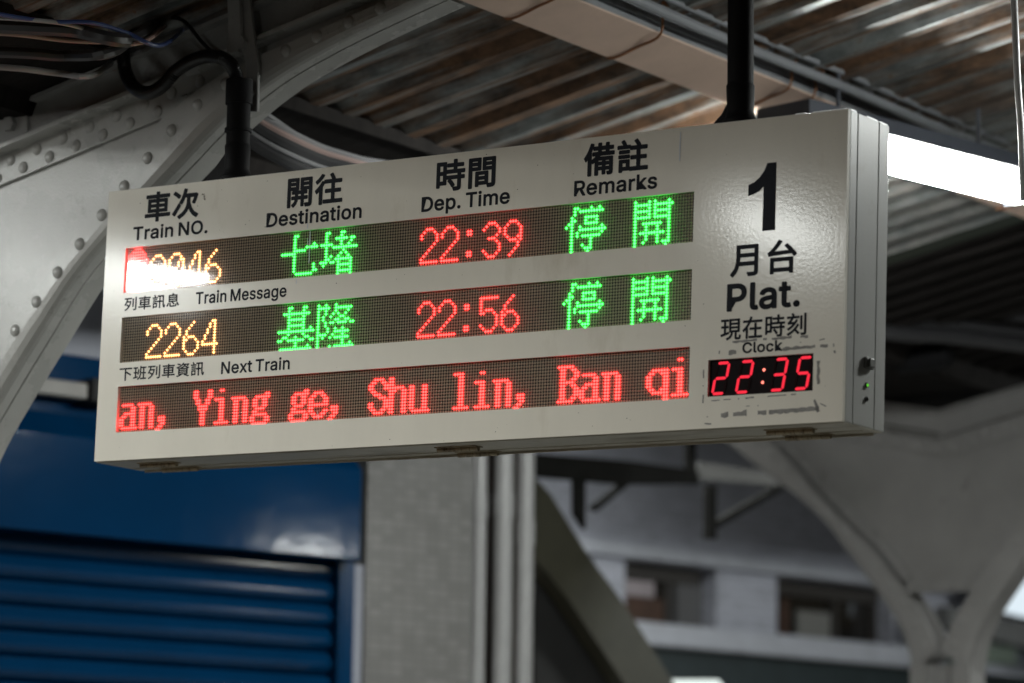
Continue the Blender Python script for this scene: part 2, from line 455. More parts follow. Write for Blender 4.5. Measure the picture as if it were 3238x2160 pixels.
near.location = (XC - 0.10, 0.12, 0.027); MATRIX[near.name] = Matrix.Translation(near.location)
far = copy_thing(near, loc=(XC + 0.03, 6.6, -0.01), label='blurred grey steel canopy frame with Y-shaped column at lower right, behind the sign')
STEELM = mat('shaded_painted_steel', (0.27, 0.265, 0.26), 0.5, var=0.12, scale=4, dirt=(0.06, 0.055, 0.05), dirt_amt=0.33, dirt_scale=5)  # far frame's weaker light put into a darker copy of the steel
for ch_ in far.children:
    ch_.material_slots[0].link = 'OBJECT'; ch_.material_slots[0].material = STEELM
# bolted gusset at the valley end of the near frame
b = MB()
P = [onY(x, y, 0.145) for x, y in ((-60, 228), (40, 246), (62, 262), (64, 300), (30, 322), (-60, 352))]
b.prism(P, (0, 0.004, 0)); b.build('gusset_plate', STEELD, near, bevel=0.002)
b = MB(); q = onY(26, 286, 0.145); b.cyl(q, q + np.array([0, -0.018, 0]), 0.024, 6); b.build('bolt', STEELD, near)

# ------------------------------------------------------------------ roof sheets
def corrugated(name, x0, x1, zf, y0, y1, m):
    P = 0.170; A = 0.017
    ys = []; zs = []
    prof = [(0.0, -1), (0.13, -1), (0.30, 1), (0.63, 1), (0.80, -1)]
    k = int((y1 - y0) / P)
    for i in range(k):
        for a, b in prof:
            ys.append(y0 + (i + a) * P); zs.append(A * b)
    xs = np.linspace(x0, x1, 13)
    vs = []; fs = []
    ny = len(ys)
    for x in xs:
        for y, z in zip(ys, zs):
            vs.append((x, y, zf(x) + z + 0.004 * mnoise.noise((x * 0.9, y * 1.3, 0))))
    for i in range(len(xs) - 1):
        for j in range(ny - 1):
            fs.append((i * ny + j, (i + 1) * ny + j, (i + 1) * ny + j + 1, i * ny + j + 1))
    b = MB(); b.add(vs, fs)
    return b.build(name, m, None, smooth=0)
ROOFZ = lambda x: 4.012 + 0.20 * x
VAL = XC
roof = thing('canopy_roof', 'rusty corrugated metal canopy roof over the platform', 'roof', (VAL, 0, 3.8))
LEFTZ = lambda x: ROOFZ(VAL) + 0.20 * (VAL - x)
for x0, x1, zf, y0, y1, m_ in ((-0.12, 3.6, ROOFZ, -9.0, 4.6, GALV), (VAL + 0.10, -0.10, lambda x: ROOFZ(x) - 0.006, -9.0, 4.6, SHADED),
                               (VAL + 0.10, 3.6, lambda x: ROOFZ(x) - 0.008, 4.55, 15.0, SHADED), (-5.2, VAL - 0.10, LEFTZ, -9.0, 15.0, SHADED)):  # near-black sheets carry the shade of valley, far bay and left half
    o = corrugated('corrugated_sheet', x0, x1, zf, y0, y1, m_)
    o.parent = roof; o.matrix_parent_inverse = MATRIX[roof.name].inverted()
gt = MB(); zg = ROOFZ(VAL)
prof = [(-0.34, zg + 0.05), (-0.30, zg - 0.035), (0.30, zg - 0.035), (0.34, zg + 0.05), (0.33, zg + 0.05), (0.295, zg - 0.027), (-0.295, zg - 0.027), (-0.33, zg + 0.05)]
gt.prism([(VAL + x, -9, z) for x, z in prof], (0, 24, 0))
gt.build('valley_gutter', SHADED, roof)  # gutter made wide and near-black for the shade in the valley

# ------------------------------------------------------------------ purlin running along the platform
pu = thing('purlin', 'long grey roof beam with peach underside above the sign', 'roof beam', (0.94, 0.3, 4.1))
b = MB(); sn = 0.26
def pz(x): return 3.852 + 0.28 * x
b.obox((0.846, 0.42, pz(0.846)), (0.184, 0, 0.28 * 0.184), (0, 7.6, 0), (0, 0, 0.006))
b.build('bottom_flange', PEACH, pu, bevel=0.001)
b = MB()
b.obox((1.022, 0.42, pz(1.022) + 0.008), (0.008, 0, 0.0), (0, 7.6, 0), (0, 0, 0.092))
b.obox((1.0302, 0.42, pz(1.03) + 0.030), (0.007, 0, 0.0), (0, 7.6, 0), (0, 0, 0.012))
b.obox((1.0302, 0.42, pz(1.03) + 0.084), (0.018, 0, 0.004), (0, 7.6, 0), (0, 0, 0.010))
b.obox((0.846, 0.42, pz(0.846) + 0.007), (0.008, 0, 0), (0, 7.6, 0), (0, 0, 0.085))
b.build('web', PURL, pu)
for dx_, dz_, r_, lab in ((0.075, 0.035, 0.017, 'grey conduit pipe clipped along the side of the roof beam'), (0.075, 0.082, 0.010, 'thin grey conduit above the thicker one on the roof beam')):
    b = MB(); b.tube([(1.03 + dx_ + 0.004 * math.sin(q * 1.3), 0.45 + q * 0.5, pz(1.03) + dz_ + 0.004 * math.sin(q * 2.1)) for q in range(15)], r_, 10)
    tag(b.build('conduit_pipe', PURL), lab, 'conduit', 'conduits along the roof beam')
tie_y = [float(onX((1900 + x / 1.742) / KP, y / 1.742 / KP, 1.03)[1]) for x, y in ((305, 240), (1150, 540))]
for i, y in enumerate(tie_y + [0.75, 2.1, 3.4, 4.0, 4.7, 5.5]):
    tb = MB()
    xr = 1.052; top = ROOFZ(1.06) - 0.01
    tb.tube(spline([(1.065 + 0.01 * (i % 3), y + 0.012, top), (xr, y, pz(1.03) + 0.09), (xr - 0.008, y + 0.004, pz(1.03) - 0.004), (0.95, y + 0.03, pz(0.95) - 0.004),
                    (0.85, y + 0.015, pz(0.85) - 0.004), (0.838, y, pz(0.85) + 0.06)], 5), 0.0045, 6)
    tb.build('wire_tie', RUST, pu)

# ------------------------------------------------------------------ hanging poles
PY = 0.05
def pole(label, x, zb, zt, gus, lean=0.0):
    t = thing('hanging_pole', label, 'pole', (x, PY, zb), group='black poles hanging the departure board')
    p = MB(); p.cyl((x, PY, zb + 0.02), (x + lean, PY, zt), 0.0335, 24)
    p.build('tube', BLACK, t)
    f = MB()
    f.tube([(x, PY, zb - 0.004), (x, PY, zb + 0.008), (x, PY, zb + 0.014), (x, PY, zb + 0.034), (x, PY, zb + 0.10), (x, PY, zb + 0.105)], 0.04, 20,
           radii=[0.048, 0.047, 0.040, 0.0345, 0.0365, 0.0335])
    f.prism([(x - gus, 0.035, zb - 0.004), (x - 0.03, 0.035, zb - 0.004), (x - 0.03, 0.035, zb + gus * 0.66), (x - gus * 0.55, 0.035, zb + gus * 0.34)], (0, 0.02, 0))
    f.build('base_flange', BLACK, t)
    return t
pl = pole('short black pole at the left of the sign top, fed by a curved hose', 0.428, 3.515, 3.80, 0.125)
pr = pole('tall black pole rising from the right of the sign top to the roof', 2.062, 3.486, 4.40, 0.085)
for za, zb in ((3.655, 3.665), (3.735, 3.805)):
    c = MB(); c.cyl((0.428, PY, za), (0.428, PY, zb), 0.0385, 24); c.build('collar', BLACK, pl)

# bracket plate that carries the left pole
br = thing('pole_bracket', 'dark grey bolted bracket plate above the short left pole', 'bracket', (0.42, 0.0, 3.8))
b = MB()
P = [onY(x, y, 0.095) for x, y in ((548, -12), (548, 95), (566, 150), (566, 255), (590, 256), (592, 150), (583, 90), (572, -12))]
b.prism(P, (0, 0.012, 0))
b.build('plate', STEELD, br, bevel=0.002)
b = MB()
P = [onY(x, y, 0.075) for x, y in ((521, -10), (524, 75), (520, 120), (545, 120), (552, 75), (549, -10))]
b.prism(P, (0, 0.016, 0))
b.build('strap', STEELD, br, bevel=0.002)
for px_, py_, r_, h_ in ((557, 100, 0.022, 0.018), (577, 215, 0.012, 0.012)):
    b = MB(); q = onY(px_, py_, 0.095); b.cyl(q, q + np.array([0, -h_, 0]), r_, 6); b.build('bolt', STEELD, br)

# ribbed hose and thin lead
h = spline([onY(318, 20, 0.65), onY(298, 60, 0.34), onY(288, 92, 0.10), onY(284, 125, 0.075), onY(288, 164, 0.065), onY(307, 200, 0.055), onY(338, 214, 0.05), onY(372, 198, 0.05),
            onY(402, 165, 0.05), onY(440, 140, 0.05), onY(480, 129, 0.05), onY(516, 136, 0.05), onY(536, 158, 0.05), onY(544, 185, 0.05), onY(544, 215, 0.05)], 14)
b = MB(); rad = [0.0195 + 0.0012 * (1 if (i % 2) else -1) for i in range(len(h))]
b.tube(h, 0.017, 14, radii=rad)
tag(b.build('cable_hose', RUBBER, None, smooth=60), 'thick black ribbed hose looping in front of the white steel into the short pole', 'hose')
b = MB(); b.tube(spline([onY(365, 52, 0.2), onY(405, 42, 0.11), onY(432, 58, 0.09), onY(462, 95, 0.07), onY(490, 122, 0.04), onY(514, 134, 0.04)], 8), 0.006, 8)
tag(b.build('cable', RUBBER), 'thin black lead arching over to the thick hose', 'cable')

# loose cables in the dark above the frame
def cable(pts, r, m, label, group='cables strung under the canopy valley'):
    b = MB(); b.tube(spline(pts, 8), r, 8)
    tag(b.build('cable', m), label, 'cable', group)
CB = mat('blue_cable', (0.025, 0.04, 0.10), 0.4); CP = mat('pinkish_cable', (0.42, 0.30, 0.27), 0.5); CG = mat('grey_cable', (0.30, 0.30, 0.31), 0.45)
CK = mat('dark_cable', (0.03, 0.03, 0.033), 0.45)
def tl(*pts): return [onZ(x, y, 3.80 + 0.004 * k) for k, (x, y) in enumerate(pts)] + [onY(pts[-1][0] + 70, pts[-1][1] - 55, 0.45)]
cable(tl((-60, 22), (40, 40), (120, 50), (210, 52), (290, 75), (370, 104)), 0.006, mat('bright_blue_cable', (0.03, 0.055, 0.17), 0.4), 'thin blue cable at the top left corner')
cable(tl((-60, 75), (40, 80), (150, 93), (240, 97), (330, 96)), 0.006, CP, 'pale pink cable sagging at the top left')
cable(tl((-60, 38), (60, 45), (150, 55), (230, 78), (320, 97)), 0.006, CG, 'grey cable crossing between the blue and the pink one')
cable(tl((-60, 58), (80, 64), (170, 70), (300, 92)), 0.020, CK, 'thick dark cable behind the thin ones at the top left')
cable(tl((-60, 118), (60, 122), (150, 128), (260, 118)), 0.016, CK, 'thick dark cable below the pink one at the top left')
cable(tl((-60, 150), (50, 158), (130, 168), (215, 172)), 0.009, CG, 'lowest grey cable at the top left above the rafter')
for i, (dy, r, m, lab) in enumerate(((0, 0.010, CG, 'uppermost pale cable left of the rusty roof'), (14, 0.012, CP, 'pinkish cable under the uppermost pale one'),
                                     (34, 0.020, CK, 'thick dark cable in the bundle left of the rusty roof'), (52, 0.009, CG, 'lower pale cable in the bundle'),
                                     (74, 0.018, CK, 'lowest dark cable of the bundle above the sign'))):
    cable([onY(540, 225 + dy, 0.42), onY(600, 268 + dy, 0.5), onY(660, 300 + dy, 0.6), onY(740, 338 + dy * 0.9, 0.8), onY(830, 366 + dy * 0.8, 1.0), onY(930, 400 + dy * 0.7, 1.3)], r, m, lab)
cable([onY(612, 262, 0.5), onY(700, 320, 0.7), onY(780, 352, 0.9), onY(880, 372, 1.2), onY(960, 380, 1.5)], 0.007, CG, 'thin pale cable leaving the bundle towards the roof')

cb_ = thing('camera_housing', 'rounded black camera housing under the canopy, just right of the sign', 'camera', onY(2118, 822, 5.8))
b = MB(); q = onY(2118, 826, 5.8)
b.tube([q + np.array([-0.14, 0, 0]), q + np.array([-0.11, 0, 0]), q + np.array([0.08, 0, 0.01]), q + np.array([0.13, 0, 0.01]), q + np.array([0.15, 0, 0.01])], 0.05, 18, radii=[0.02, 0.055, 0.062, 0.05, 0.02])
b.build('shell', BLACK, cb_)
b = MB(); b.cyl(q + np.array([0, 0, 0.05]), q + np.array([0, 0, 0.42]), 0.015, 10); b.build('stem', BLACK, cb_)
for i, (y0_, r_, lab) in enumerate(((700, 0.03, 'upper thick black cable running right of the sign under the valley'), (738, 0.022, 'middle thinner black cable running right of the sign'),
                                    (765, 0.035, 'lower thick black cable running right of the sign'))):
    cable([onY(1900, y0_ - 25, 5.2), onY(2060, y0_, 5.4), onY(2180, y0_ + 6, 5.6), onY(2380, y0_ + 30, 5.9)], r_, CK, lab)

ct = thing('shade_trough', 'added black trough darkening the roof corner above the cable bundle', 'dark trough', (-0.3, 0.3, 3.95))  # black sheet added over the lit roof to stand in for shade
b = MB(); TZ = lambda x: ROOFZ(x) - 0.040
b.obox((-0.56, -2.6, TZ(-0.56)), (0.50, 0, TZ(-0.06) - TZ(-0.56)), (0, 7.2, 0), (0, 0, 0.006)); b.build('shade_trough_floor', SHADED, ct)
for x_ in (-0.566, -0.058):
    b = MB(); b.obox((x_, -2.6, TZ(x_) - 0.012), (0.005, 0, 0.001), (0, 7.2, 0), (0, 0, 0.045)); b.build('shade_trough_side', SHADED, ct)

# white rod at the top right corner
b = MB(); b.tube(spline([onY(2326, -40, 1.0), onY(2331, 60, 1.0), onY(2336, 180, 1.0), onY(2344, 300, 1.0), onY(2350, 460, 1.0)], 6), 0.0095, 12)
tag(b.build('hanging_rod', mat('white_rod_paint', (0.6, 0.6, 0.6), 0.35, var=0.1)), 'thin white rod hanging down at the top right corner', 'rod')

# ------------------------------------------------------------------ departure board
S = Matrix(((0.99983935, 0.0, 0.017924042), (-0.00021983, 0.99992479, 0.012262678), (-0.017922694, -0.012264648, 0.99976415)))
sign = thing('display_sign', 'cream departure board with red, green and amber LED text hanging under the canopy', 'departure board', (0, 0, 3.52), S)
W, H, D = 2.4, 0.779, 0.2164
def slab(x0, x1, y0, y1, z0, z1):       # sign coordinates: x right, y down, z away
    b = MB(); b.box((x0, z0, -y1), (x1, z1, -y0)); return b
def sb(b, name, m, par=sign, **k): return b.build(name, m, par, world=False, **k)

STRIPS = [(0.1705, 0.3007), (0.3703, 0.5006), (0.5688, 0.6996)]
X0, X1 = 0.0745, 1.9615
CLK = (2.0163, 2.3162, 0.6060, 0.6992)
holes = [(X0, X1, a, b) for a, b in STRIPS] + [CLK]
xs = sorted({0, W, X0, X1, CLK[0], CLK[1]}); ys = sorted({0, H, *[v for a in STRIPS for v in a], CLK[2], CLK[3]})
fp = MB(); idx = {}
T = 0.013
for k, z in ((0, 0.0), (1, T)):
    for i, x in enumerate(xs):
        for j, y in enumerate(ys):
            idx[(i, j, k)] = len(fp.v); fp.v.append((x, z, -y))
solid = {}
for i in range(len(xs) - 1):
    for j in range(len(ys) - 1):
        cx = (xs[i] + xs[i + 1]) / 2; cy = (ys[j] + ys[j + 1]) / 2
        solid[(i, j)] = not any(h[0] < cx < h[1] and h[2] < cy < h[3] for h in holes)
for (i, j), s in solid.items():
    if not s: continue
    for k in (0, 1):
        fp.f.append((idx[(i, j, k)], idx[(i + 1, j, k)], idx[(i + 1, j + 1, k)], idx[(i, j + 1, k)]))
    for (di, dj, a, b_) in ((-1, 0, (i, j), (i, j + 1)), (1, 0, (i + 1, j), (i + 1, j + 1)), (0, -1, (i, j), (i + 1, j)), (0, 1, (i, j + 1), (i + 1, j + 1))):
        if not solid.get((i + di, j + dj), False):
            fp.f.append((idx[(*a, 0)], idx[(*b_, 0)], idx[(*b_, 1)], idx[(*a, 1)]))
fpo = sb(fp, 'front_panel', SIGNW, smooth=0)

cab = MB()
for z0, z1 in ((T + 0.0005, 0.0510), (0.0524, 0.1615), (0.1629, D)):
    cab.box((0.0, z0, -H), (W, z1, 0.0))
cab.box((0.003, T + 0.004, -H + 0.003), (W - 0.003, D - 0.002, -0.003))
sb(cab, 'cabinet', SIGNS, bevel=0.003)
und = slab(0.0, W, H + 0.0006, H + 0.0022, 0.010, D - 0.012)
sb(und, 'bottom_tray', SIGNU)
lip = MB()
lip.box((0.02, 0.196, -H - 0.0085), (W - 0.02, 0.2005, -H - 0.0022)); lip.box((0.02, 0.145, -H - 0.004), (W - 0.02, 0.147, -H - 0.0022))
sb(lip, 'bottom_seam', SIGNU)

# hinges under the board
for xa in (0.113, 1.144, 2.150):
    for dx, zz, L in ((0.0, 0.070, 0.133), (-0.004, 0.171, 0.130)):
        hb = MB(); x = xa + dx
        hb.box((x, zz - 0.018, -H - 0.0048), (x + L, zz + 0.018, -H - 0.0024))
        nk = 5
        for q in range(nk):
            hb.cyl((x + L * q / nk + 0.001, zz, -H - 0.0085), (x + L * (q + 1) / nk - 0.001, zz, -H - 0.0085), 0.0072, 12)
        for q in range(3):
            hb.dome((x + L * (0.2 + 0.3 * q), zz + 0.012, -H - 0.0048), (0, 0, -1), 0.004, 0.002, 8, 2)
        sb(hb, 'hinge', HINGE)

# ---- LED matrices
NC, NR = 224, 16
PX = (X1 - X0) / NC
def led_geo(cells, zc, r, h, n, rings, y0, y1):
    b = MB(); py = (y1 - y0) / NR
    base_v = []; base_f = []
    t = MB(); t.dome((0, 0, 0), (0, -1, 0), 1, 1, n, rings)
    tv = np.array(t.v); tf = t.f
    V = []; F = []
    for c, rr in cells:
        cx = X0 + (c + 0.5) * PX; cy = y0 + (rr + 0.5) * py
        o = len(V) * len(tv)
        V.append(tv * np.array([r, h, r]) + np.array([cx, zc, -cy]))
        F += [tuple(i + o for i in f) for f in tf]
    b.v = np.concatenate(V).tolist(); b.f = F
    return b
GL = {}
def glyph(rows, top):
    return [(c, top + r) for r, row in enumerate(rows) for c, ch in enumerate(row) if ch == '#']
def hexg(h):
    return [(c, 3 + r) for r, b in enumerate(h.split()) for c in range(8) if int(b, 16) >> (7 - c) & 1]
GL['七'] = glyph(""".....##........
.....#.........
.....#.........
.....#.......#.
.....#....#####
.....#####.....
######.........
.....#.........
.....#.........
.....#.........
.....#.......#.
.....#.......#.
.....#.......##
......#######..""".split('\n'), 1)
GL['堵'] = glyph("""..##....##....
..#.....#.....
..#...#####.##
..#.....#...#.
#####...#..#..
..#..##########
..#......#.....
..#.....#.#....
..#.#..#...#...
..##..#######..
###.##.#....#..
.#.....######..
.......#....#..
.......######..
.......#....#..""".split('\n'), 1)
GL['停'] = glyph("""...##....#..#..
...#.#########.
...#...........
..#....#####...
..##...#...#...
.##....#####...
#.#..#.......#.
..#..##########
..#.#........#.
..#.#.#######..
..#......#.....
..#......#.....
..#...#..#.....
..#....###.....
..#.....#......""".split('\n'), 1)
GL['開'] = glyph("""#....#.#....#.
######.#######
#....#.#....#.
######.######.
#....#.#....#.
######.######.
#...........#.
#..#######..#.
#...#...#...#.
#...#...#...#.
#.#########.#.
#...#...#...#.
#...#...#...#.
#..#....#.###.
#..........#..""".split('\n'), 1)
GL['基'] = glyph("""....##....##...
....#.....#....
..###########..
....#.....#....
....#######....
....#.....#....
....#######....
....#.....#..#.
###############
....#.....#....
..##...#...##..
##..#######..##
.......#.......
.......#....#..
.#############.""".split('\n'), 1)
GL['隆'] = glyph("""#..#...#.......
#####..#######.
#..#...#....#..
#..#..#.#..#...
#.#..#...##....
#.#....##..##..
#..#.##.####.##
#..#...........
#...#..#..#....
#...#..######..
####..#...#....
#.#..#.######..
#.........#....
#.........#..#.
#....#.########""".split('\n'), 1)
DG = {'2': "..###..\n.#...#.\n#.....#\n#.....#\n......#\n.....#.\n....#..\n...#...\n..#....\n.#.....\n#......\n#######",
      '3': "..###..\n.#...#.\n#.....#\n......#\n.....#.\n..###..\n.....#.\n......#\n......#\n#.....#\n.#...#.\n..###..",
      '9': "..###..\n.#...#.\n#.....#\n#.....#\n#.....#\n.#...##\n..###.#\n.....#.\n.....#.\n....#..\n...#...\n..#....",
      '5': "#######\n#......\n#......\n#......\n#.###..\n##...#.\n......#\n......#\n......#\n#.....#\n.#...#.\n..###..",
      '6': "....#..\n...#...\n..#....\n.#.....\n.#.....\n#.###..\n##...#.\n#.....#\n#.....#\n#.....#\n.#...#.\n..###..",
      '4': "....##.\n...#.#.\n...#.#.\n..#..#.\n..#..#.\n.#...#.\n.#...#.\n#....#.\n#######\n.....#.\n.....#.\n.....#.",
      '0': "..###..\n.#...#.\n#....##\n#...#.#\n#...#.#\n#..#..#\n#..#..#\n#.#...#\n#.#...#\n##....#\n.#...#.\n..###..",
      ':': ".......\n.......\n..##...\n..##...\n.......\n.......\n.......\n.......\n.......\n..##...\n..##...\n......."}
for k, v in DG.items(): GL[k] = glyph(v.split('\n'), 3)
HX = {'a': '00 00 00 7C 06 06 3E 66 C6 C6 C6 7F 00', 'n': '00 00 00 FC 66 66 66 66 66 66 66 66 00',
      ',': '00 00 00 00 00 00 00 00 70 70 30 60 C0', 'Y': 'C3 C3 C3 66 66 3C 3C 18 18 18 18 18 00',
      'i': '18 00 00 78 18 18 18 18 18 18 18 7E 00', 'g': '00 00 03 3F 66 66 66 3C 60 7E C3 C3 7E',
      'e': '00 00 00 3C 66 C3 C3 FF C0 C3 66 3C 00', 'S': '3C 66 C3 C3 60 38 0E 03 C3 C3 66 3C 00',
      'h': 'C0 C0 C0 FC E6 C6 C6 C6 C6 C6 C6 C6 00', 'u': '00 00 00 C6 C6 C6 C6 C6 C6 C6 C6 7F 00',
      'l': '78 18 18 18 18 18 18 18 18 18 18 7E 00', 'B': 'FC 66 63 63 66 7C 66 63 63 63 66 FC 00',
      'q': '00 00 00 3F 67 C3 C3 C3 C3 67 3F 03 03'}
def word(txt, col, step, tab=None):
    """one list of lit cells per character"""
    out = []
    for ch in txt:
        if ch != ' ': out.append([(col + c, r) for c, r in (hexg(HX[ch]) if tab else GL[ch])])
        col += step
    return out
BLOB = [[(c, r) for r in range(16) for c in range(9) if ((c - 4.0) / 4.6) ** 2 + ((r - 7.5) / 8.3) ** 2 <= 1.0]]
RED, GRN, AMB = 'red', 'green', 'amber'
ROWS = [[('lit_circle', RED, BLOB), ('lit_character', AMB, word('2046', 10, 8)), ('lit_character', GRN, word('七堵', 66, 16)),
         ('lit_character', RED, word('22:39', 122, 8)), ('lit_character', GRN, word('停', 177, 24) + word('開', 202, 0))],
        [('lit_character', AMB, word('2264', 10, 8)), ('lit_character', GRN, word('基隆', 66, 16)),
         ('lit_character', RED, word('22:56', 122, 8)), ('lit_character', GRN, word('停', 177, 24) + word('開', 202, 0))],
        [('lit_character', RED, word('an, Ying ge, Shu lin, Ban qi', 0, 8, True))]]
EM = {RED: emis('red_led', (1.0, 0.024, 0.021), 13.0), GRN: emis('green_led', (0.03, 1.0, 0.06), 11.0), AMB: emis('amber_led', (1.0, 0.40, 0.125), 6.5)}
LEDOFF = mat('unlit_led_lens', (0.62, 0.52, 0.39), 0.12, var=0.1, spec=0.5)
BOARD = mat('led_board_black', (0.020, 0.017, 0.014), 0.5, var=0.2)
def cover_mat():
    m = bpy.data.materials.new('clear_cover'); m.use_nodes = True
    n = m.node_tree.nodes; l = m.node_tree.links; n.clear()
    t = n.new('ShaderNodeBsdfTransparent'); t.inputs[0].default_value = (0.93, 0.92, 0.91, 1)
    gl = n.new('ShaderNodeBsdfGlossy'); gl.inputs['Roughness'].default_value = 0.055
    fr = n.new('ShaderNodeFresnel'); fr.inputs[0].default_value = 1.45
    mx = n.new('ShaderNodeMixShader'); o = n.new('ShaderNodeOutputMaterial')
    l.new(fr.outputs[0], mx.inputs[0]); l.new(t.outputs[0], mx.inputs[1]); l.new(gl.outputs[0], mx.inputs[2]); l.new(mx.outputs[0], o.inputs[0])
    return m
COVER = cover_mat()
for (y0, y1), row in zip(STRIPS, ROWS):
    bd = slab(X0 + 0.0004, X1 - 0.0004, y0 + 0.0004, y1 - 0.0004, 0.0118, 0.0130)
    bo = sb(bd, 'led_panel', BOARD, smooth=0)
    lit = set()
    for nm, colr, chars in row:
        for cells in chars:
            cells = sorted(set(c for c in cells if 0 <= c[0] < NC and 0 <= c[1] < NR)); lit |= set(cells)
            g_ = led_geo(cells, 0.0116, 0.0035, 0.0034, 8, 3, y0, y1)
            o = g_.build(nm, EM[colr], None, world=False, smooth=0, fix=False); o.parent = bo
    off = [(c, r) for c in range(NC) for r in range(NR) if (c, r) not in lit]
    g_ = led_geo(off, 0.0116, 0.0038, 0.0014, 8, 2, y0, y1)
    o = g_.build('unlit_leds', LEDOFF, None, world=False, smooth=60, fix=False); o.parent = bo
    cv = MB(); cv.add([(X0, 0.0052, -y1), (X1, 0.0052, -y1), (X1, 0.0052, -y0), (X0, 0.0052, -y0)], [(0, 1, 2, 3)])
    o = cv.build('clear_cover', COVER, None, world=False, smooth=0); o.parent = bo

# ---- clock
ck = sb(slab(CLK[0] + 0.0004, CLK[1] - 0.0004, CLK[2] + 0.0004, CLK[3] - 0.0004, 0.0095, 0.0130), 'clock_panel', mat('clock_black', (0.006, 0.002, 0.003), 0.5, spec=0.05), smooth=0)
SEG = {'2': 'abged', '3': 'abgcd', '5': 'afgcd'}
def seg7(x, ch, on=True):
    """x = left edge at the bottom, sign metres"""
    y0, y1 = 0.6145, 0.6910; w_ = 0.0405; t = 0.0036; ym = (y0 + y1) / 2
    sh = lambda p: (p[0] + (y1 - p[1]) * 0.185, 0.0088, -p[1])
    g_ = 0.0012; polys = {}
    def hz(y): return [(x + t + g_, y), (x + 2 * t + g_, y - t), (x + w_ - 2 * t - g_, y - t), (x + w_ - t - g_, y), (x + w_ - 2 * t - g_, y + t), (x + 2 * t + g_, y + t)]
    def vt(xx, a, b): return [(xx, a + g_), (xx + t, a + t + g_), (xx + t, b - t - g_), (xx, b - g_), (xx - t, b - t - g_), (xx - t, a + t + g_)]
    polys['a'] = hz(y0); polys['g'] = hz(ym); polys['d'] = hz(y1)
    polys['f'] = vt(x + t, y0, ym); polys['e'] = vt(x + t, ym, y1); polys['b'] = vt(x + w_ - t, y0, ym); polys['c'] = vt(x + w_ - t, ym, y1)
    b = MB()
    for k in 'abcdefg':
        if (k in SEG[ch]) == on: b.prism([sh(p) for p in polys[k]], (0, -0.0006, 0))
    return b
CRED = emis('clock_red', (1.0, 0.032, 0.06), 1.05)
COFF = mat('clock_segment_off', (0.012, 0.003, 0.004), 0.6, spec=0.05)
for x, ch in ((2.0215, '2'), (2.0905, '2'), (2.1885, '3'), (2.2565, '5')):
    o = seg7(x, ch).build('clock_digit', CRED, None, world=False, smooth=0); o.parent = ck
    o = seg7(x, ch, False).build('unlit_segments', COFF, None, world=False, smooth=0); o.parent = ck
b = MB()
for x, y in ((2.1722, 0.6384), (2.1690, 0.6697)): b.dome((x, 0.0092, -y), (0, -1, 0), 0.0042, 0.002, 14, 3)
o = b.build('clock_colon', emis('clock_colon_red', (1.0, 0.22, 0.16), 2.0), None, world=False, smooth=0); o.parent = ck

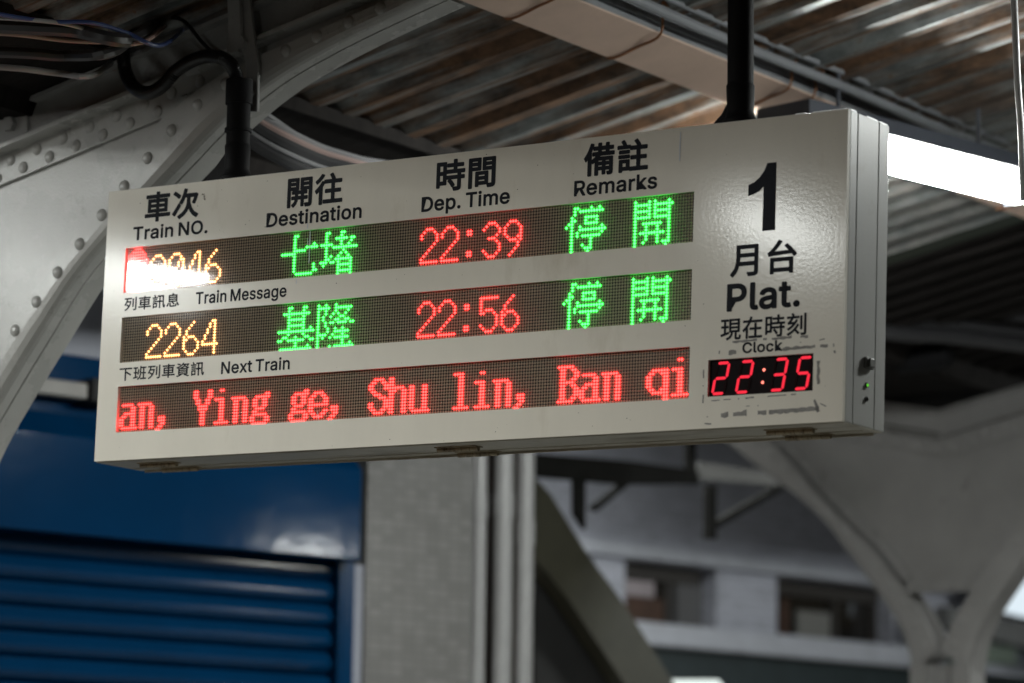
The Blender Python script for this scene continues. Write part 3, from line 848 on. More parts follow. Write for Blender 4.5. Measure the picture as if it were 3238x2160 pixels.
# ---- printed lettering
GLYPHS = {
  '車': (350, '55,212 55,76 161,76 161,47 19,47 19,23 161,23 161,-29 188,-29 188,23 333,23 333,47 188,47 188,76 296,76 296,212 188,212 188,238 321,238 321,262 188,262 188,294 161,294 161,262 29,262 29,238 161,238 161,212|81,134 161,134 161,98 81,98|188,134 270,134 270,98 188,98|81,190 161,190 161,154 81,154|188,190 270,190 270,154 188,154'),
  '次': (350, '20,251 45,236 69,218 88,202 104,224 85,239 61,256 36,270|15,26 39,7 62,41 86,78 108,115 88,133 63,94 38,56|159,294 145,239 126,190 101,149 114,142 126,134 140,156 152,181 164,209 293,209 285,184 276,161 267,141 279,136 290,130 303,158 315,191 326,225 307,236 302,235 173,235 180,261 187,289|199,192 199,170 198,137 190,100 171,62 137,25 84,-9 95,-19 104,-29 161,8 197,50 217,93 241,42 274,2 319,-26 327,-13 336,-2 284,30 249,80 227,144 227,157 227,169 227,192'),
  '開': (350, '198,117 198,79 149,79 149,117|82,79 82,57 125,57 120,34 107,10 84,-11 93,-18 101,-27 128,0 143,30 148,57 198,57 198,-21 222,-21 222,57 269,57 269,79 222,79 222,117 262,117 262,139 88,139 88,117 126,117 126,79|134,212 134,181 57,181 57,212|134,230 57,230 57,259 134,259|295,212 295,181 215,181 215,212|295,230 215,230 215,259 295,259|307,279 190,279 190,161 295,161 295,6 293,0 287,-1 244,-1 249,-14 252,-27 286,-27 307,-23 318,-13 321,6 321,279|31,279 31,-28 57,-28 57,161 159,161 159,279'),
  '往': (350, '87,293 68,268 43,242 15,221 23,211 29,200 60,224 89,253 112,284|192,287 204,267 214,247 221,229 246,239 239,256 228,276 216,296|94,215 71,180 42,147 11,120 19,107 25,94 44,111 62,130 62,-28 89,-28 89,162 104,184 118,206|122,227 122,202 211,202 211,123 135,123 135,98 211,98 211,8 112,8 112,-17 335,-17 335,8 238,8 238,98 315,98 315,123 238,123 238,202 326,202 326,227'),
  '時': (350, '156,73 174,53 189,31 200,12 223,25 211,45 195,66 177,85|221,294 221,252 147,252 147,229 221,229 221,185 133,185 133,161 267,161 267,121 134,121 134,98 267,98 267,4 266,-2 260,-3 242,-3 213,-3 218,-15 222,-28 257,-27 279,-23 290,-14 293,3 293,98 334,98 334,121 293,121 293,161 338,161 338,185 247,185 247,229 323,229 323,252 247,252 247,294|102,146 102,65 51,65 51,146|102,169 51,169 51,247 102,247|27,271 27,12 51,12 51,41 127,41 127,271'),
  '間': (350, '215,59 215,25 133,25 133,59|215,79 133,79 133,112 215,112|109,132 109,-13 133,-13 133,5 240,5 240,132|134,210 134,179 58,179 58,210|134,229 58,229 58,259 134,259|294,210 294,179 215,179 215,210|294,229 215,229 215,259 294,259|307,279 190,279 190,158 294,158 294,7 292,0 286,-1 267,-1 237,-1 243,-15 246,-28 282,-27 305,-23 317,-13 321,7 321,279|32,279 32,-28 58,-28 58,159 159,159 159,279'),
  '備': (350, '82,294 63,241 39,192 11,151 19,138 25,124 40,144 53,166 53,-27 79,-27 79,216 89,239 98,263 106,287|249,293 249,258 190,258 190,293 165,293 165,258 112,258 112,234 165,234 165,200 102,200 102,176 153,176 133,153 109,134 83,118 92,107 99,97 115,107 130,118 130,-27 155,-27 155,26 211,26 211,-20 235,-20 235,26 290,26 290,-1 289,-4 286,-5 276,-6 262,-5 266,-16 269,-26 290,-26 305,-23 313,-15 315,-1 315,148 161,148 172,162 181,176 331,176 331,200 274,200 274,234 322,234 322,258 274,258 274,293|190,200 190,234 249,234 249,200|211,77 211,46 155,46 155,77|235,77 290,77 290,46 235,46|211,97 155,97 155,126 211,126|235,97 235,126 290,126 290,97'),
  '註': (350, '34,188 34,167 138,167 138,188|29,139 29,118 138,118 138,139|16,238 16,216 146,216 146,238|59,283 73,261 82,239 103,250 93,271 79,293|201,283 216,264 228,244 237,227 259,240 249,257 236,276 222,294|161,127 161,103 226,103 226,12 149,12 149,-13 336,-13 336,12 252,12 252,103 321,103 321,127 252,127 252,201 329,201 329,226 155,226 155,201 226,201 226,127|35,91 35,-23 59,-23 59,-6 137,-6 137,91|59,71 112,71 112,15 59,15'),
  '列': (350, '225,254 225,57 251,57 251,254|297,292 297,6 295,0 289,-1 273,-2 246,-1 251,-14 255,-27 288,-26 309,-22 320,-12 324,6 324,292|63,106 82,92 101,77 117,63 91,33 61,9 28,-8 36,-18 43,-30 85,-5 122,28 152,72 175,127 189,193 173,198 169,197 90,197 98,223 105,250 200,250 200,275 21,275 21,250 78,250 64,198 44,152 19,114 29,106 39,97 55,119 69,145 81,173 161,173 153,141 143,112 131,86 115,99 97,113 78,125'),
  '訊': (350, '31,188 31,167 130,167 130,188|31,142 31,121 130,121 130,142|16,235 16,213 143,213 143,235|54,285 68,261 78,238 98,250 87,272 73,296|30,96 30,-23 51,-23 51,-7 130,-7 130,96|51,74 109,74 109,15 51,15|147,274 147,249 190,249 190,145 143,145 143,120 190,120 190,-28 215,-28 215,120 262,120 262,145 215,145 215,249 274,249 274,167 276,95 281,37 290,-3 307,-22 322,-21 333,-5 339,33 331,41 323,51 321,18 317,5 308,21 302,61 300,119 299,192 300,274'),
  '息': (350, '93,193 256,193 256,165 93,165|93,144 256,144 256,116 93,116|93,241 256,241 256,213 93,213|92,71 92,14 96,-8 112,-19 143,-22 224,-22 250,-17 264,-1 270,34 257,37 245,43 240,9 222,2 145,2 123,5 118,14 118,71|267,67 283,43 297,18 306,-4 331,7 321,29 307,54 291,77|52,71 42,47 29,22 16,0 40,-12 53,12 64,37 74,62|147,84 165,66 182,46 194,28 215,42 202,59 186,77 167,95 282,95 282,262 177,262 185,276 194,292 163,298 157,280 150,262 68,262 68,95 166,95'),
  '下': (350, '19,268 19,242 154,242 154,-28 182,-28 182,158 223,134 263,110 294,88 312,111 277,135 232,161 187,185 182,179 182,242 331,242 331,268'),
  '班': (350, '182,294 182,145 178,85 159,33 114,-9 123,-19 130,-28 180,19 201,77 206,145 206,294|132,222 130,177 126,137 115,106 134,92 146,128 152,172 153,219|220,142 220,118 258,118 258,9 190,9 190,-15 336,-15 336,9 283,9 283,118 324,118 324,142 283,142 283,246 329,246 329,270 214,270 214,246 258,246 258,142|11,26 16,1 121,28 118,51 78,42 78,132 112,132 112,155 78,155 78,244 118,244 118,268 15,268 15,244 54,244 54,155 20,155 20,132 54,132 54,36'),
  '資': (350, '34,268 60,259 87,249 107,239 119,259 98,269 72,278 46,286|16,194 27,172 55,181 86,192 118,203 115,224 79,213 45,203|89,111 265,111 265,87 89,87|89,70 265,70 265,46 89,46|89,152 265,152 265,129 89,129|208,12 246,-1 280,-15 307,-27 330,-12 301,1 264,14 226,26|122,26 92,13 56,1 19,-8 29,-18 38,-28 75,-16 113,-1 146,15|172,294 160,273 142,251 119,231 130,226 139,218 156,233 170,249 291,249 281,234 270,222 291,214 304,229 316,246 327,264 309,270 305,269 184,269 190,280 196,291|211,247 193,220 161,200 121,188 127,179 132,170 167,180 197,196 220,217 245,195 276,178 312,166 318,176 326,185 288,195 255,212 230,233 233,238 235,243|63,170 63,28 292,28 292,170'),
  '月': (350, '72,276 72,168 69,108 52,46 10,-9 21,-18 30,-28 59,5 79,42 91,81 260,81 260,11 258,3 249,1 235,0 212,0 183,1 190,-13 195,-27 228,-26 252,-25 269,-21 283,-11 287,11 287,276|99,250 260,250 260,191 99,191|99,166 260,166 260,107 95,107 98,137'),
  '台': (350, '63,120 63,-28 89,-28 89,-9 259,-9 259,-27 287,-27 287,120|89,17 89,95 259,95 259,17|44,149 55,152 75,154 114,157 179,161 280,166 292,150 301,136 324,152 299,185 266,221 230,255 210,241 227,224 244,207 261,189 81,181 112,212 143,246 172,284 145,296 115,253 85,217 64,196 48,182 35,175 40,162'),
  '現': (350, '179,200 293,200 293,165 179,165|179,144 293,144 293,108 179,108|179,257 293,257 293,221 179,221|11,52 18,27 143,64 140,88 91,74 91,153 134,153 134,177 91,177 91,252 138,252 138,276 17,276 17,252 66,252 66,177 21,177 21,153 66,153 66,67|154,279 154,86 185,86 175,45 149,13 102,-9 110,-19 117,-30 170,-3 199,36 211,86 246,86 246,7 252,-19 277,-26 311,-26 328,-21 337,-4 341,29 329,33 319,39 316,4 308,-3 281,-3 273,-1 271,7 271,86 319,86 319,279'),
  '在': (350, '137,294 129,267 118,240 22,240 22,215 107,215 82,171 50,132 13,100 21,88 27,76 48,93 68,111 68,-27 94,-27 94,143 110,166 124,190 137,215 329,215 329,240 147,240 156,264 164,287|209,196 209,129 131,129 131,104 209,104 209,5 117,5 117,-20 328,-20 328,5 236,5 236,104 315,104 315,129 236,129 236,196'),
  '刻': (350, '298,290 298,6 296,0 290,-2 272,-2 242,-2 247,-14 251,-27 287,-26 309,-22 320,-13 324,6 324,290|235,254 235,58 260,58 260,254|161,202 151,185 140,168 69,165 86,184 103,205 118,227 210,227 210,251 138,251 128,273 114,296 90,289 101,270 109,251 19,251 19,227 88,227 72,205 58,187 49,176 38,167 29,162 34,149 37,138 47,140 71,142 121,146 92,117 59,92 23,72 32,62 40,51 74,72 107,97 137,126 163,159 185,195|184,136 160,100 131,68 97,39 60,15 21,-5 30,-16 37,-27 73,-8 108,16 140,43 161,24 180,4 195,-12 214,5 198,22 178,41 157,59 176,80 193,103 208,126'),
  'T': (449, '32,452 32,509 417,509 417,452 257,452 257,0 193,0 193,452'),
  'r': (259, '53,0 53,379 112,379 112,321 115,321 130,347 152,367 171,377 191,383 213,385 229,384 243,384 243,322 230,324 219,325 207,326 182,323 159,315 140,301 126,284 117,262 114,237 114,0'),
  'a': (389, '160,-9 137,-7 115,-3 94,5 76,15 60,29 48,45 38,63 32,84 30,108 34,138 43,161 58,179 78,193 100,203 125,211 152,216 178,220 234,227 252,230 265,235 273,243 276,255 276,257 273,279 267,297 256,311 240,322 220,329 196,331 171,329 149,322 132,313 118,301 107,288 100,274 41,291 51,313 64,331 79,346 95,358 114,368 133,375 153,380 173,383 194,384 215,383 239,379 263,372 286,360 306,343 322,320 330,301 335,278 337,251 337,0 277,0 277,52 272,52 264,38 252,25 236,12 215,1 190,-6|170,45 202,49 228,59 248,74 263,93 272,115 276,138 276,190 270,186 259,182 246,179 231,176 216,173 200,171 175,168 154,164 134,159 117,150 103,139 95,124 92,105 94,87 102,72 114,61 130,52 149,47'),
  'i': (167, '53,0 53,379 114,379 114,0|84,443 67,446 54,455 44,468 41,483 44,499 54,512 67,521 84,524 100,521 114,512 123,499 126,483 123,468 114,455 100,446'),
  'n': (410, '114,227 114,0 53,0 53,379 112,379 112,287 102,287 116,319 132,344 152,362 175,374 200,382 227,384 252,383 275,377 295,369 313,356 328,340 341,321 350,298 355,271 357,240 357,0 296,0 296,235 293,263 286,286 273,304 256,318 235,326 210,329 184,326 161,317 141,303 126,283 117,257'),
  'N': (523, '60,0 60,509 136,509 343,183 352,169 363,151 375,130 388,107 401,82 414,55 405,54 402,81 401,108 400,134 399,157 399,195 399,509 463,509 463,0 387,0 202,290 177,331 164,354 148,381 108,452 119,454 122,384 124,328 125,291 125,0'),
  'O': (533, '267,-7 225,-3 186,7 150,25 119,49 92,79 70,115 53,157 44,203 40,254 44,305 53,352 70,393 92,429 119,459 150,484 186,501 225,512 267,516 309,512 348,501 384,484 415,459 442,429 464,393 480,352 490,305 493,254 490,203 480,157 464,115 442,79 415,49 384,25 348,7 309,-3|267,53 296,55 324,63 349,76 372,94 392,116 408,144 420,176 428,213 430,254 428,295 420,332 408,365 392,392 372,415 349,433 324,446 296,453 267,456 237,453 210,445 184,433 161,415 142,392 125,364 113,332 106,295 103,254 106,213 113,176 125,144 142,117 161,94 184,76 210,63 237,55'),
  '.': (188, '95,-4 78,-1 63,9 53,24 50,41 53,59 63,73 78,83 95,87 113,83 128,73 138,59 141,41 138,24 128,9 113,-1'),
  'D': (502, '219,0 96,0 96,57 215,57 254,60 288,68 318,81 343,99 363,122 379,149 390,181 397,216 399,255 397,294 390,329 379,361 364,388 344,410 320,428 291,441 258,449 221,452 93,452 93,509 225,509 273,505 315,495 353,478 385,455 412,426 433,391 449,351 458,306 462,255 458,205 449,159 433,119 411,83 384,54 351,31 312,14 268,3|125,509 125,0 60,0 60,509'),
  'e': (404, '212,-8 177,-5 145,3 117,16 92,35 72,58 56,85 44,116 37,150 34,187 36,224 44,258 55,290 71,317 91,340 115,359 142,373 172,382 205,384 226,383 246,380 266,374 285,366 303,355 319,341 334,324 347,305 357,282 365,256 370,227 371,194 371,169 75,169 75,221 338,221 310,202 308,226 304,248 298,269 283,294 263,314 237,326 205,330 183,328 164,323 146,313 125,294 109,270 99,241 96,211 96,178 98,151 102,127 110,106 121,88 135,73 151,61 169,53 190,48 212,46 234,48 254,53 271,61 285,73 297,88 306,105 365,91 353,63 335,39 320,26 302,14 283,4 261,-3 237,-7'),
  's': (365, '182,-8 157,-7 133,-3 112,3 93,12 76,24 62,38 50,54 41,73 36,94 94,107 105,79 124,60 150,49 181,45 206,47 227,53 244,62 262,81 268,103 265,121 254,136 237,147 212,155 149,170 118,180 92,192 72,208 58,227 50,249 47,274 49,295 55,314 65,332 79,347 95,360 115,370 137,378 161,383 187,384 212,383 234,379 254,372 279,358 299,339 314,316 324,290 268,277 258,298 243,316 219,328 187,333 156,329 131,317 114,299 109,277 112,258 124,243 144,232 172,223 229,209 261,200 287,187 306,171 320,153 328,131 331,107 329,85 323,65 312,47 298,31 281,18 260,6 236,-2 210,-7'),
  't': (227, '204,379 204,327 6,327 6,379|65,471 126,471 126,98 128,76 136,61 150,53 170,50 177,50 185,51 202,54 213,2 203,-1 192,-3 180,-4 168,-4 138,-1 113,7 92,21 77,41 68,64 65,93'),
  'o': (415, '207,-8 174,-5 144,3 117,16 93,35 72,58 56,85 44,116 37,150 34,187 37,225 44,260 56,291 72,318 93,341 117,360 144,374 174,382 207,384 241,382 271,374 299,360 323,341 343,318 359,291 371,260 379,225 381,187 379,150 371,116 359,85 343,58 323,35 299,16 271,3 241,-5|207,46 231,49 252,55 270,66 285,80 298,97 307,117 314,139 318,163 319,187 318,212 314,236 307,258 298,278 285,296 270,310 252,321 231,328 207,330 184,328 163,321 145,310 130,296 118,278 108,258 102,236 98,212 96,187 98,163 102,139 108,117 118,97 130,80 145,66 163,55 184,49'),
  'p': (424, '53,-143 53,379 112,379 112,319 118,319 126,331 137,346 152,360 171,373 197,381 229,384 259,382 287,374 313,361 335,342 354,320 370,293 381,261 388,227 390,189 388,151 381,116 370,84 355,57 336,34 313,16 288,3 260,-6 229,-8 198,-5 173,4 153,17 138,31 127,46 118,59 114,59 114,-143|220,47 242,49 262,55 279,66 294,80 306,97 316,117 323,139 327,163 328,189 327,215 323,239 316,261 307,281 295,298 280,311 262,322 243,328 220,330 198,328 178,322 161,312 147,299 134,282 125,263 118,241 114,216 113,189 114,162 118,138 125,115 135,95 147,78 162,65 179,55 198,49'),
  'm': (610, '53,0 53,379 112,379 112,295 108,295 118,323 132,346 151,363 172,376 195,384 219,386 245,383 268,375 287,361 303,342 314,320 321,295 312,295 322,321 337,343 357,361 381,375 407,383 437,386 458,385 478,380 497,372 514,361 529,346 541,328 550,307 555,283 557,255 557,0 496,0 496,254 493,279 485,298 473,313 447,326 419,330 395,328 374,320 358,307 345,290 338,270 335,247 335,0 274,0 274,260 269,288 253,311 229,326 199,330 178,328 158,320 140,307 126,289 117,266 114,238 114,0'),
  'R': (449, '60,0 60,509 236,509 273,506 305,500 333,489 356,473 376,455 390,433 401,408 407,381 409,352 407,323 401,296 390,271 376,250 356,232 333,217 305,206 273,200 236,198 96,198 96,255 234,255 258,256 280,260 298,267 319,281 334,300 342,324 345,352 342,380 334,405 319,425 298,440 279,446 258,451 233,452 125,452 125,0|353,0 230,229 303,229 428,0'),
  'k': (381, '110,137 110,212 121,212 284,379 360,379 184,199 177,199|53,0 53,509 114,509 114,0|294,0 148,186 191,229 372,0'),
  'M': (628, '60,0 60,509 152,509 277,187 282,174 287,159 299,123 311,84 322,49 307,49 318,83 330,121 342,158 352,187 476,509 568,509 568,0 504,0 504,291 504,327 505,369 506,413 507,457 513,457 505,433 498,409 482,363 467,322 456,291 342,0 286,0 170,291 159,321 145,361 129,408 112,457 119,457 120,416 121,372 122,328 122,291 122,0'),
  'g': (425, '207,-151 180,-149 156,-146 134,-140 105,-127 82,-110 64,-91 51,-69 101,-41 110,-53 122,-66 136,-78 154,-88 178,-95 207,-97 236,-95 261,-87 282,-75 298,-58 308,-34 311,-6 311,68 306,68 298,56 287,41 272,28 252,16 227,8 195,5 165,7 138,14 113,27 90,43 71,65 55,90 43,120 36,154 34,191 36,229 43,263 55,293 71,320 90,342 112,361 138,374 166,382 196,384 228,382 253,373 273,360 288,346 299,331 308,319 313,319 313,379 372,379 372,-9 370,-40 363,-67 350,-90 334,-109 314,-124 291,-136 265,-144 237,-149|205,59 227,61 246,66 264,75 285,95 300,121 307,142 311,166 312,193 311,219 307,242 300,264 291,283 279,299 264,312 247,322 227,328 205,330 182,328 163,322 145,312 130,298 118,282 109,262 102,241 98,218 96,193 98,167 102,144 109,123 124,96 145,76 163,66 183,61'),
  'x': (379, '21,0 171,218 171,171 29,379 100,379 147,306 159,287 170,270 179,253 193,229 207,206 175,206 190,229 202,253 211,270 222,287 233,306 282,379 352,379 209,169 209,214 358,0 287,0 231,85 214,112 200,136 187,159 173,182 205,182 191,159 178,136 165,112 148,85 91,0'),
  'P': (445, '60,0 60,509 235,509 272,506 305,499 332,487 356,471 375,452 390,430 400,404 407,377 409,348 407,318 400,291 390,265 375,243 356,223 332,207 305,195 272,188 235,186 109,186 109,242 233,242 257,244 279,248 297,256 318,272 333,294 342,319 344,348 342,376 333,402 318,423 297,439 279,446 257,451 232,452 125,452 125,0'),
  'l': (189, '139,-2 112,0 91,8 74,20 62,37 55,59 53,84 53,509 114,509 114,99 115,77 120,62 130,54 146,52 154,52 160,53 170,54 181,3 172,1 162,-1 151,-2'),
  'C': (510, '267,-7 225,-3 186,7 150,25 119,49 92,79 70,115 53,157 44,203 40,254 44,305 53,352 70,393 92,429 119,459 150,484 186,501 225,512 267,516 293,514 317,511 340,504 362,496 383,485 402,471 419,456 435,438 448,418 459,397 467,373 473,348 408,348 401,373 389,395 375,413 357,428 337,440 315,449 292,454 267,456 237,453 209,445 184,432 161,414 141,391 125,364 113,332 106,295 103,254 106,213 113,177 125,145 141,117 161,94 184,76 210,63 237,56 267,53 292,55 315,60 337,69 357,81 375,96 389,114 401,136 408,160 473,160 467,135 459,112 448,91 435,71 420,53 402,38 383,24 363,13 341,5 317,-2 293,-6'),
  'c': (396, '207,-8 174,-5 144,3 117,16 93,35 72,58 56,85 44,116 37,150 34,187 37,225 44,260 56,291 72,318 93,341 117,360 144,374 174,382 207,384 234,383 260,377 284,368 305,356 324,341 340,322 353,301 362,277 303,262 298,276 290,289 281,301 270,311 257,319 242,325 226,329 207,330 184,328 163,321 145,310 130,296 118,278 108,258 102,236 98,212 96,187 98,163 102,139 108,117 118,97 130,80 145,66 163,55 184,49 207,46 226,48 243,52 258,58 271,66 282,76 292,89 299,102 304,117 363,102 354,78 341,56 325,37 306,21 285,9 261,-1 235,-6'),
  '1': (453, '76,0 76,55 391,55 391,0|276,509 276,0 212,0 212,448 209,448 86,358 86,427 198,509'),
}

GLYPHS['1'] = (160, '88,240 128,240 128,0 72,0 74,160 55,145 30,135 4,130 4,168 30,176 55,192 75,214')
def lettering(txt, x0, x1, yt, yb, bold, fit_all, space=300):
    """text outlines fitted into a box of the board (x0..x1, cap top yt, base yb)"""
    cont = []; pen = 0
    for ch in txt:
        if ch == ' ': pen += 130; continue
        adv, s = GLYPHS[ch]
        for c in s.split('|'):
            cont.append([(pen + float(p.split(',')[0]), float(p.split(',')[1])) for p in c.split()])
        pen += adv + 12
    X = [p[0] for c in cont for p in c]; Y = [p[1] for c in cont for p in c]
    a, b_ = min(X), max(X)
    if fit_all: lo, hi = min(Y), max(Y)
    else:
        lo = 0.0; hi = CAP
    e = bold
    sx = (x1 - x0 - 2 * e) / (b_ - a); sy = (yb - yt - 2 * e) / (hi - lo)
    cu = bpy.data.curves.new('lettering', 'CURVE'); cu.dimensions = '2D'; cu.fill_mode = 'BOTH'
    rib = MB()
    for c in cont:
        P = [(x0 + e + (q[0] - a) * sx, -(yb - e) + (q[1] - lo) * sy) for q in c]
        sp = cu.splines.new('POLY'); sp.points.add(len(c) - 1); sp.use_cyclic_u = True
        for p, q in zip(sp.points, P): p.co = (q[0], q[1], 0, 1)
        for i, p in enumerate(P):          # stroke of width 2e along the outline makes the letter bold
            q = P[(i + 1) % len(P)]
            d = np.array([q[0] - p[0], q[1] - p[1]]); L = np.linalg.norm(d)
            if L < 1e-7: continue
            n_ = np.array([-d[1], d[0]]) / L * e
            rib.add([(p[0] + n_[0], -0.00055, p[1] + n_[1]), (q[0] + n_[0], -0.00055, q[1] + n_[1]), (q[0] - n_[0], -0.00055, q[1] - n_[1]), (p[0] - n_[0], -0.00055, p[1] - n_[1])], [(3, 2, 1, 0)])
            k = 8
            rib.add([(p[0] + e * math.cos(2 * math.pi * j / k), -0.0006, p[1] + e * math.sin(2 * math.pi * j / k)) for j in range(k)], [tuple(range(k))])
    tmp = bpy.data.objects.new('tmp', cu); COL.objects.link(tmp)
    dg = bpy.context.evaluated_depsgraph_get()
    me = bpy.data.meshes.new_from_object(tmp.evaluated_get(dg))
    bpy.data.objects.remove(tmp)
    rib.add([(v.co.x, -0.0005, v.co.y) for v in me.vertices], [tuple(f.vertices) for f in me.polygons])
    bpy.data.meshes.remove(me)
    return rib.build('lettering', INK, sign, world=False, smooth=0, fix=False)
_d = [float(p.split(',')[1]) for c in GLYPHS['N'][1].split('|') for p in c.split()]
CAP = max(_d)
for txt, x0, x1, yt, yb, bold, fa in (
        ('車次', 0.139, 0.3361, 0.0150, 0.1024, 0.0028, 1), ('Train NO.', 0.0997, 0.3728, 0.1114, 0.1507, 0.0016, 0),
        ('開往', 0.6509, 0.8422, 0.0165, 0.1042, 0.0028, 1), ('Destination', 0.5816, 0.9102, 0.1116, 0.1518, 0.0016, 0),
        ('時間', 1.155, 1.3472, 0.0165, 0.1035, 0.0028, 1), ('Dep. Time', 1.1095, 1.3954, 0.1118, 0.1530, 0.0016, 0),
        ('備註', 1.6245, 1.8212, 0.016, 0.1037, 0.0028, 1), ('Remarks', 1.5969, 1.8507, 0.1112, 0.1525, 0.0016, 0),
        ('月台', 2.073, 2.2641, 0.3149, 0.4013, 0.0022, 1), ('Plat.', 2.0658, 2.275, 0.4169, 0.4874, 0.0030, 0),
        ('現在時刻', 2.0498, 2.2949, 0.5030, 0.5600, 0.0011, 1), ('Clock', 2.1142, 2.2283, 0.5679, 0.5952, 0.0011, 0),
        ('1', 2.1202, 2.1998, 0.1166, 0.2891, 0.0006, 1),
        ('列車訊息', 0.0814, 0.283, 0.3131, 0.3529, 0.0007, 1), ('Train Message', 0.3427, 0.664, 0.3166, 0.3512, 0.0011, 0),
        ('下班列車資訊', 0.0768, 0.3858, 0.5136, 0.5538, 0.0007, 1), ('Next Train', 0.4465, 0.6869, 0.5195, 0.554, 0.0011, 0)):
    lettering(txt, x0, x1, yt, yb, bold, fa)

# ---- torn tape residue round the clock, scuffs and drips: thin flakes of dirt and paint
RES = mat('grey_tape_residue', (0.25, 0.24, 0.225), 0.7, var=0.3, scale=60)
DIRT = mat('brown_speck', (0.10, 0.075, 0.045), 0.8, var=0.3)
DRIP = mat('pale_drip', (0.60, 0.62, 0.66), 0.5)
rnd = random.Random(3)
def flakes(x0, y0, x1, y1, n, s, dens=1.0):
    rs = MB()
    for i in range(n):
        cx = rnd.uniform(x0, x1); cy = rnd.uniform(y0, y1)
        if mnoise.noise((cx * 30, cy * 30, 4)) > 0.25 * dens: continue
        k = rnd.randint(5, 8); L = s * rnd.uniform(0.5, 1.8); Hh = s * rnd.uniform(0.25, 0.7)
        poly = []
        for q in range(k):
            a = 2 * math.pi * q / k; r_ = rnd.uniform(0.55, 1.0)
            poly.append((min(max(cx + L * r_ * math.cos(a), x0 - 0.004), x1 + 0.004), -0.0002 - 0.00002 * (i % 9), -min(max(cy + Hh * r_ * math.sin(a), y0 - 0.002), y1 + 0.002)))
        rs.add(poly, [tuple(range(k))])
    if rs.v: rs.build('tape_residue', RES, sign, world=False, smooth=0, fix=False)
def torn(x0, y0, x1, y1, w_, seed, gap=0.1):
    """remains of a strip of tape: a band with torn edges and gaps"""
    L = math.hypot(x1 - x0, y1 - y0); n = max(6, int(L / 0.0035)); dx, dy = (x1 - x0) / L, (y1 - y0) / L
    runs = []; cur = []
    for i in range(n + 1):
        t = L * i / n
        hole = mnoise.noise((t * 40, seed, 0.3)) < gap - 0.25
        w_ *= 1.0; top = 1.9 * w_ * (0.35 + 0.65 * abs(mnoise.noise((t * 45, seed, 7)))); bot = 1.9 * w_ * (0.25 + 0.75 * abs(mnoise.noise((t * 38, seed, 11))))
        if hole:
            if len(cur) > 1: runs.append(cur)
            cur = []
        else:
            cx, cy = x0 + dx * t, y0 + dy * t
            cur.append(((cx - dy * top, cy + dx * top), (cx + dy * bot, cy - dx * bot)))
    if len(cur) > 1: runs.append(cur)
    for r in runs:
        m_ = MB(); k = len(r)
        m_.add([(q[0][0], -0.00035, -q[0][1]) for q in r] + [(q[1][0], -0.00035, -q[1][1]) for q in r], [(i, i + 1, k + i + 1, k + i) for i in range(k - 1)])
        m_.build('tape_residue', RES, sign, world=False, smooth=0, fix=False)
torn(2.085, 0.564, 2.300, 0.5625, 0.0035, 1, 0.15); torn(2.046, 0.588, 2.115, 0.592, 0.0065, 2, 0.2); torn(2.228, 0.592, 2.374, 0.5885, 0.0045, 3, 0.12)
torn(2.370, 0.590, 2.377, 0.610, 0.003, 4, 0.1); torn(2.028, 0.7095, 2.270, 0.7055, 0.0018, 5, 0.1); torn(2.036, 0.747, 2.335, 0.744, 0.0075, 6, 0.08)
torn(2.0035, 0.630, 2.0045, 0.718, 0.0028, 7, 0.1); torn(2.3300, 0.612, 2.3310, 0.702, 0.0040, 8, 0.22); torn(1.982, 0.566, 1.998, 0.579, 0.005, 9, 0.2)
torn(2.322, 0.722, 2.336, 0.760, 0.005, 10, 0.22); torn(2.024, 0.730, 2.030, 0.764, 0.003, 11, 0.2); torn(2.332, 0.575, 2.362, 0.570, 0.0022, 12, 0.25)
torn(2.338, 0.732, 2.362, 0.744, 0.0022, 13, 0.3); torn(2.010, 0.766, 2.030, 0.768, 0.0022, 14, 0.25); torn(2.125, 0.728, 2.165, 0.729, 0.0012, 15, 0.2)
rs = MB()
for i in range(150):
    cx = rnd.uniform(0.01, 2.39); cy = rnd.uniform(0.005, 0.775)
    if any(h[0] - 0.004 < cx < h[1] + 0.004 and h[2] - 0.004 < cy < h[3] + 0.004 for h in holes): continue
    s = rnd.choice((0.0006, 0.0008, 0.001, 0.0016)); k = 6
    rs.add([(cx + s * rnd.uniform(0.6, 1.4) * math.cos(1.047 * q), -0.00025, -(cy + s * rnd.uniform(0.5, 1.2) * math.sin(1.047 * q))) for q in range(k)], [tuple(range(k))])
for i in range(22):     # scribble beside the first heading
    cx = 0.352 + rnd.uniform(-0.008, 0.010); cy = 0.042 + (cx - 0.352) * 1.2 + rnd.uniform(-0.007, 0.007)
    s = 0.002
    rs.add([(cx + s * rnd.uniform(0.3, 1.2) * math.cos(1.257 * q), -0.00025, -(cy + s * rnd.uniform(0.3, 1) * math.sin(1.257 * q))) for q in range(5)], [tuple(range(5))])
flk = rs
flk.build('dirt_specks', DIRT, sign, world=False, smooth=0, fix=False)
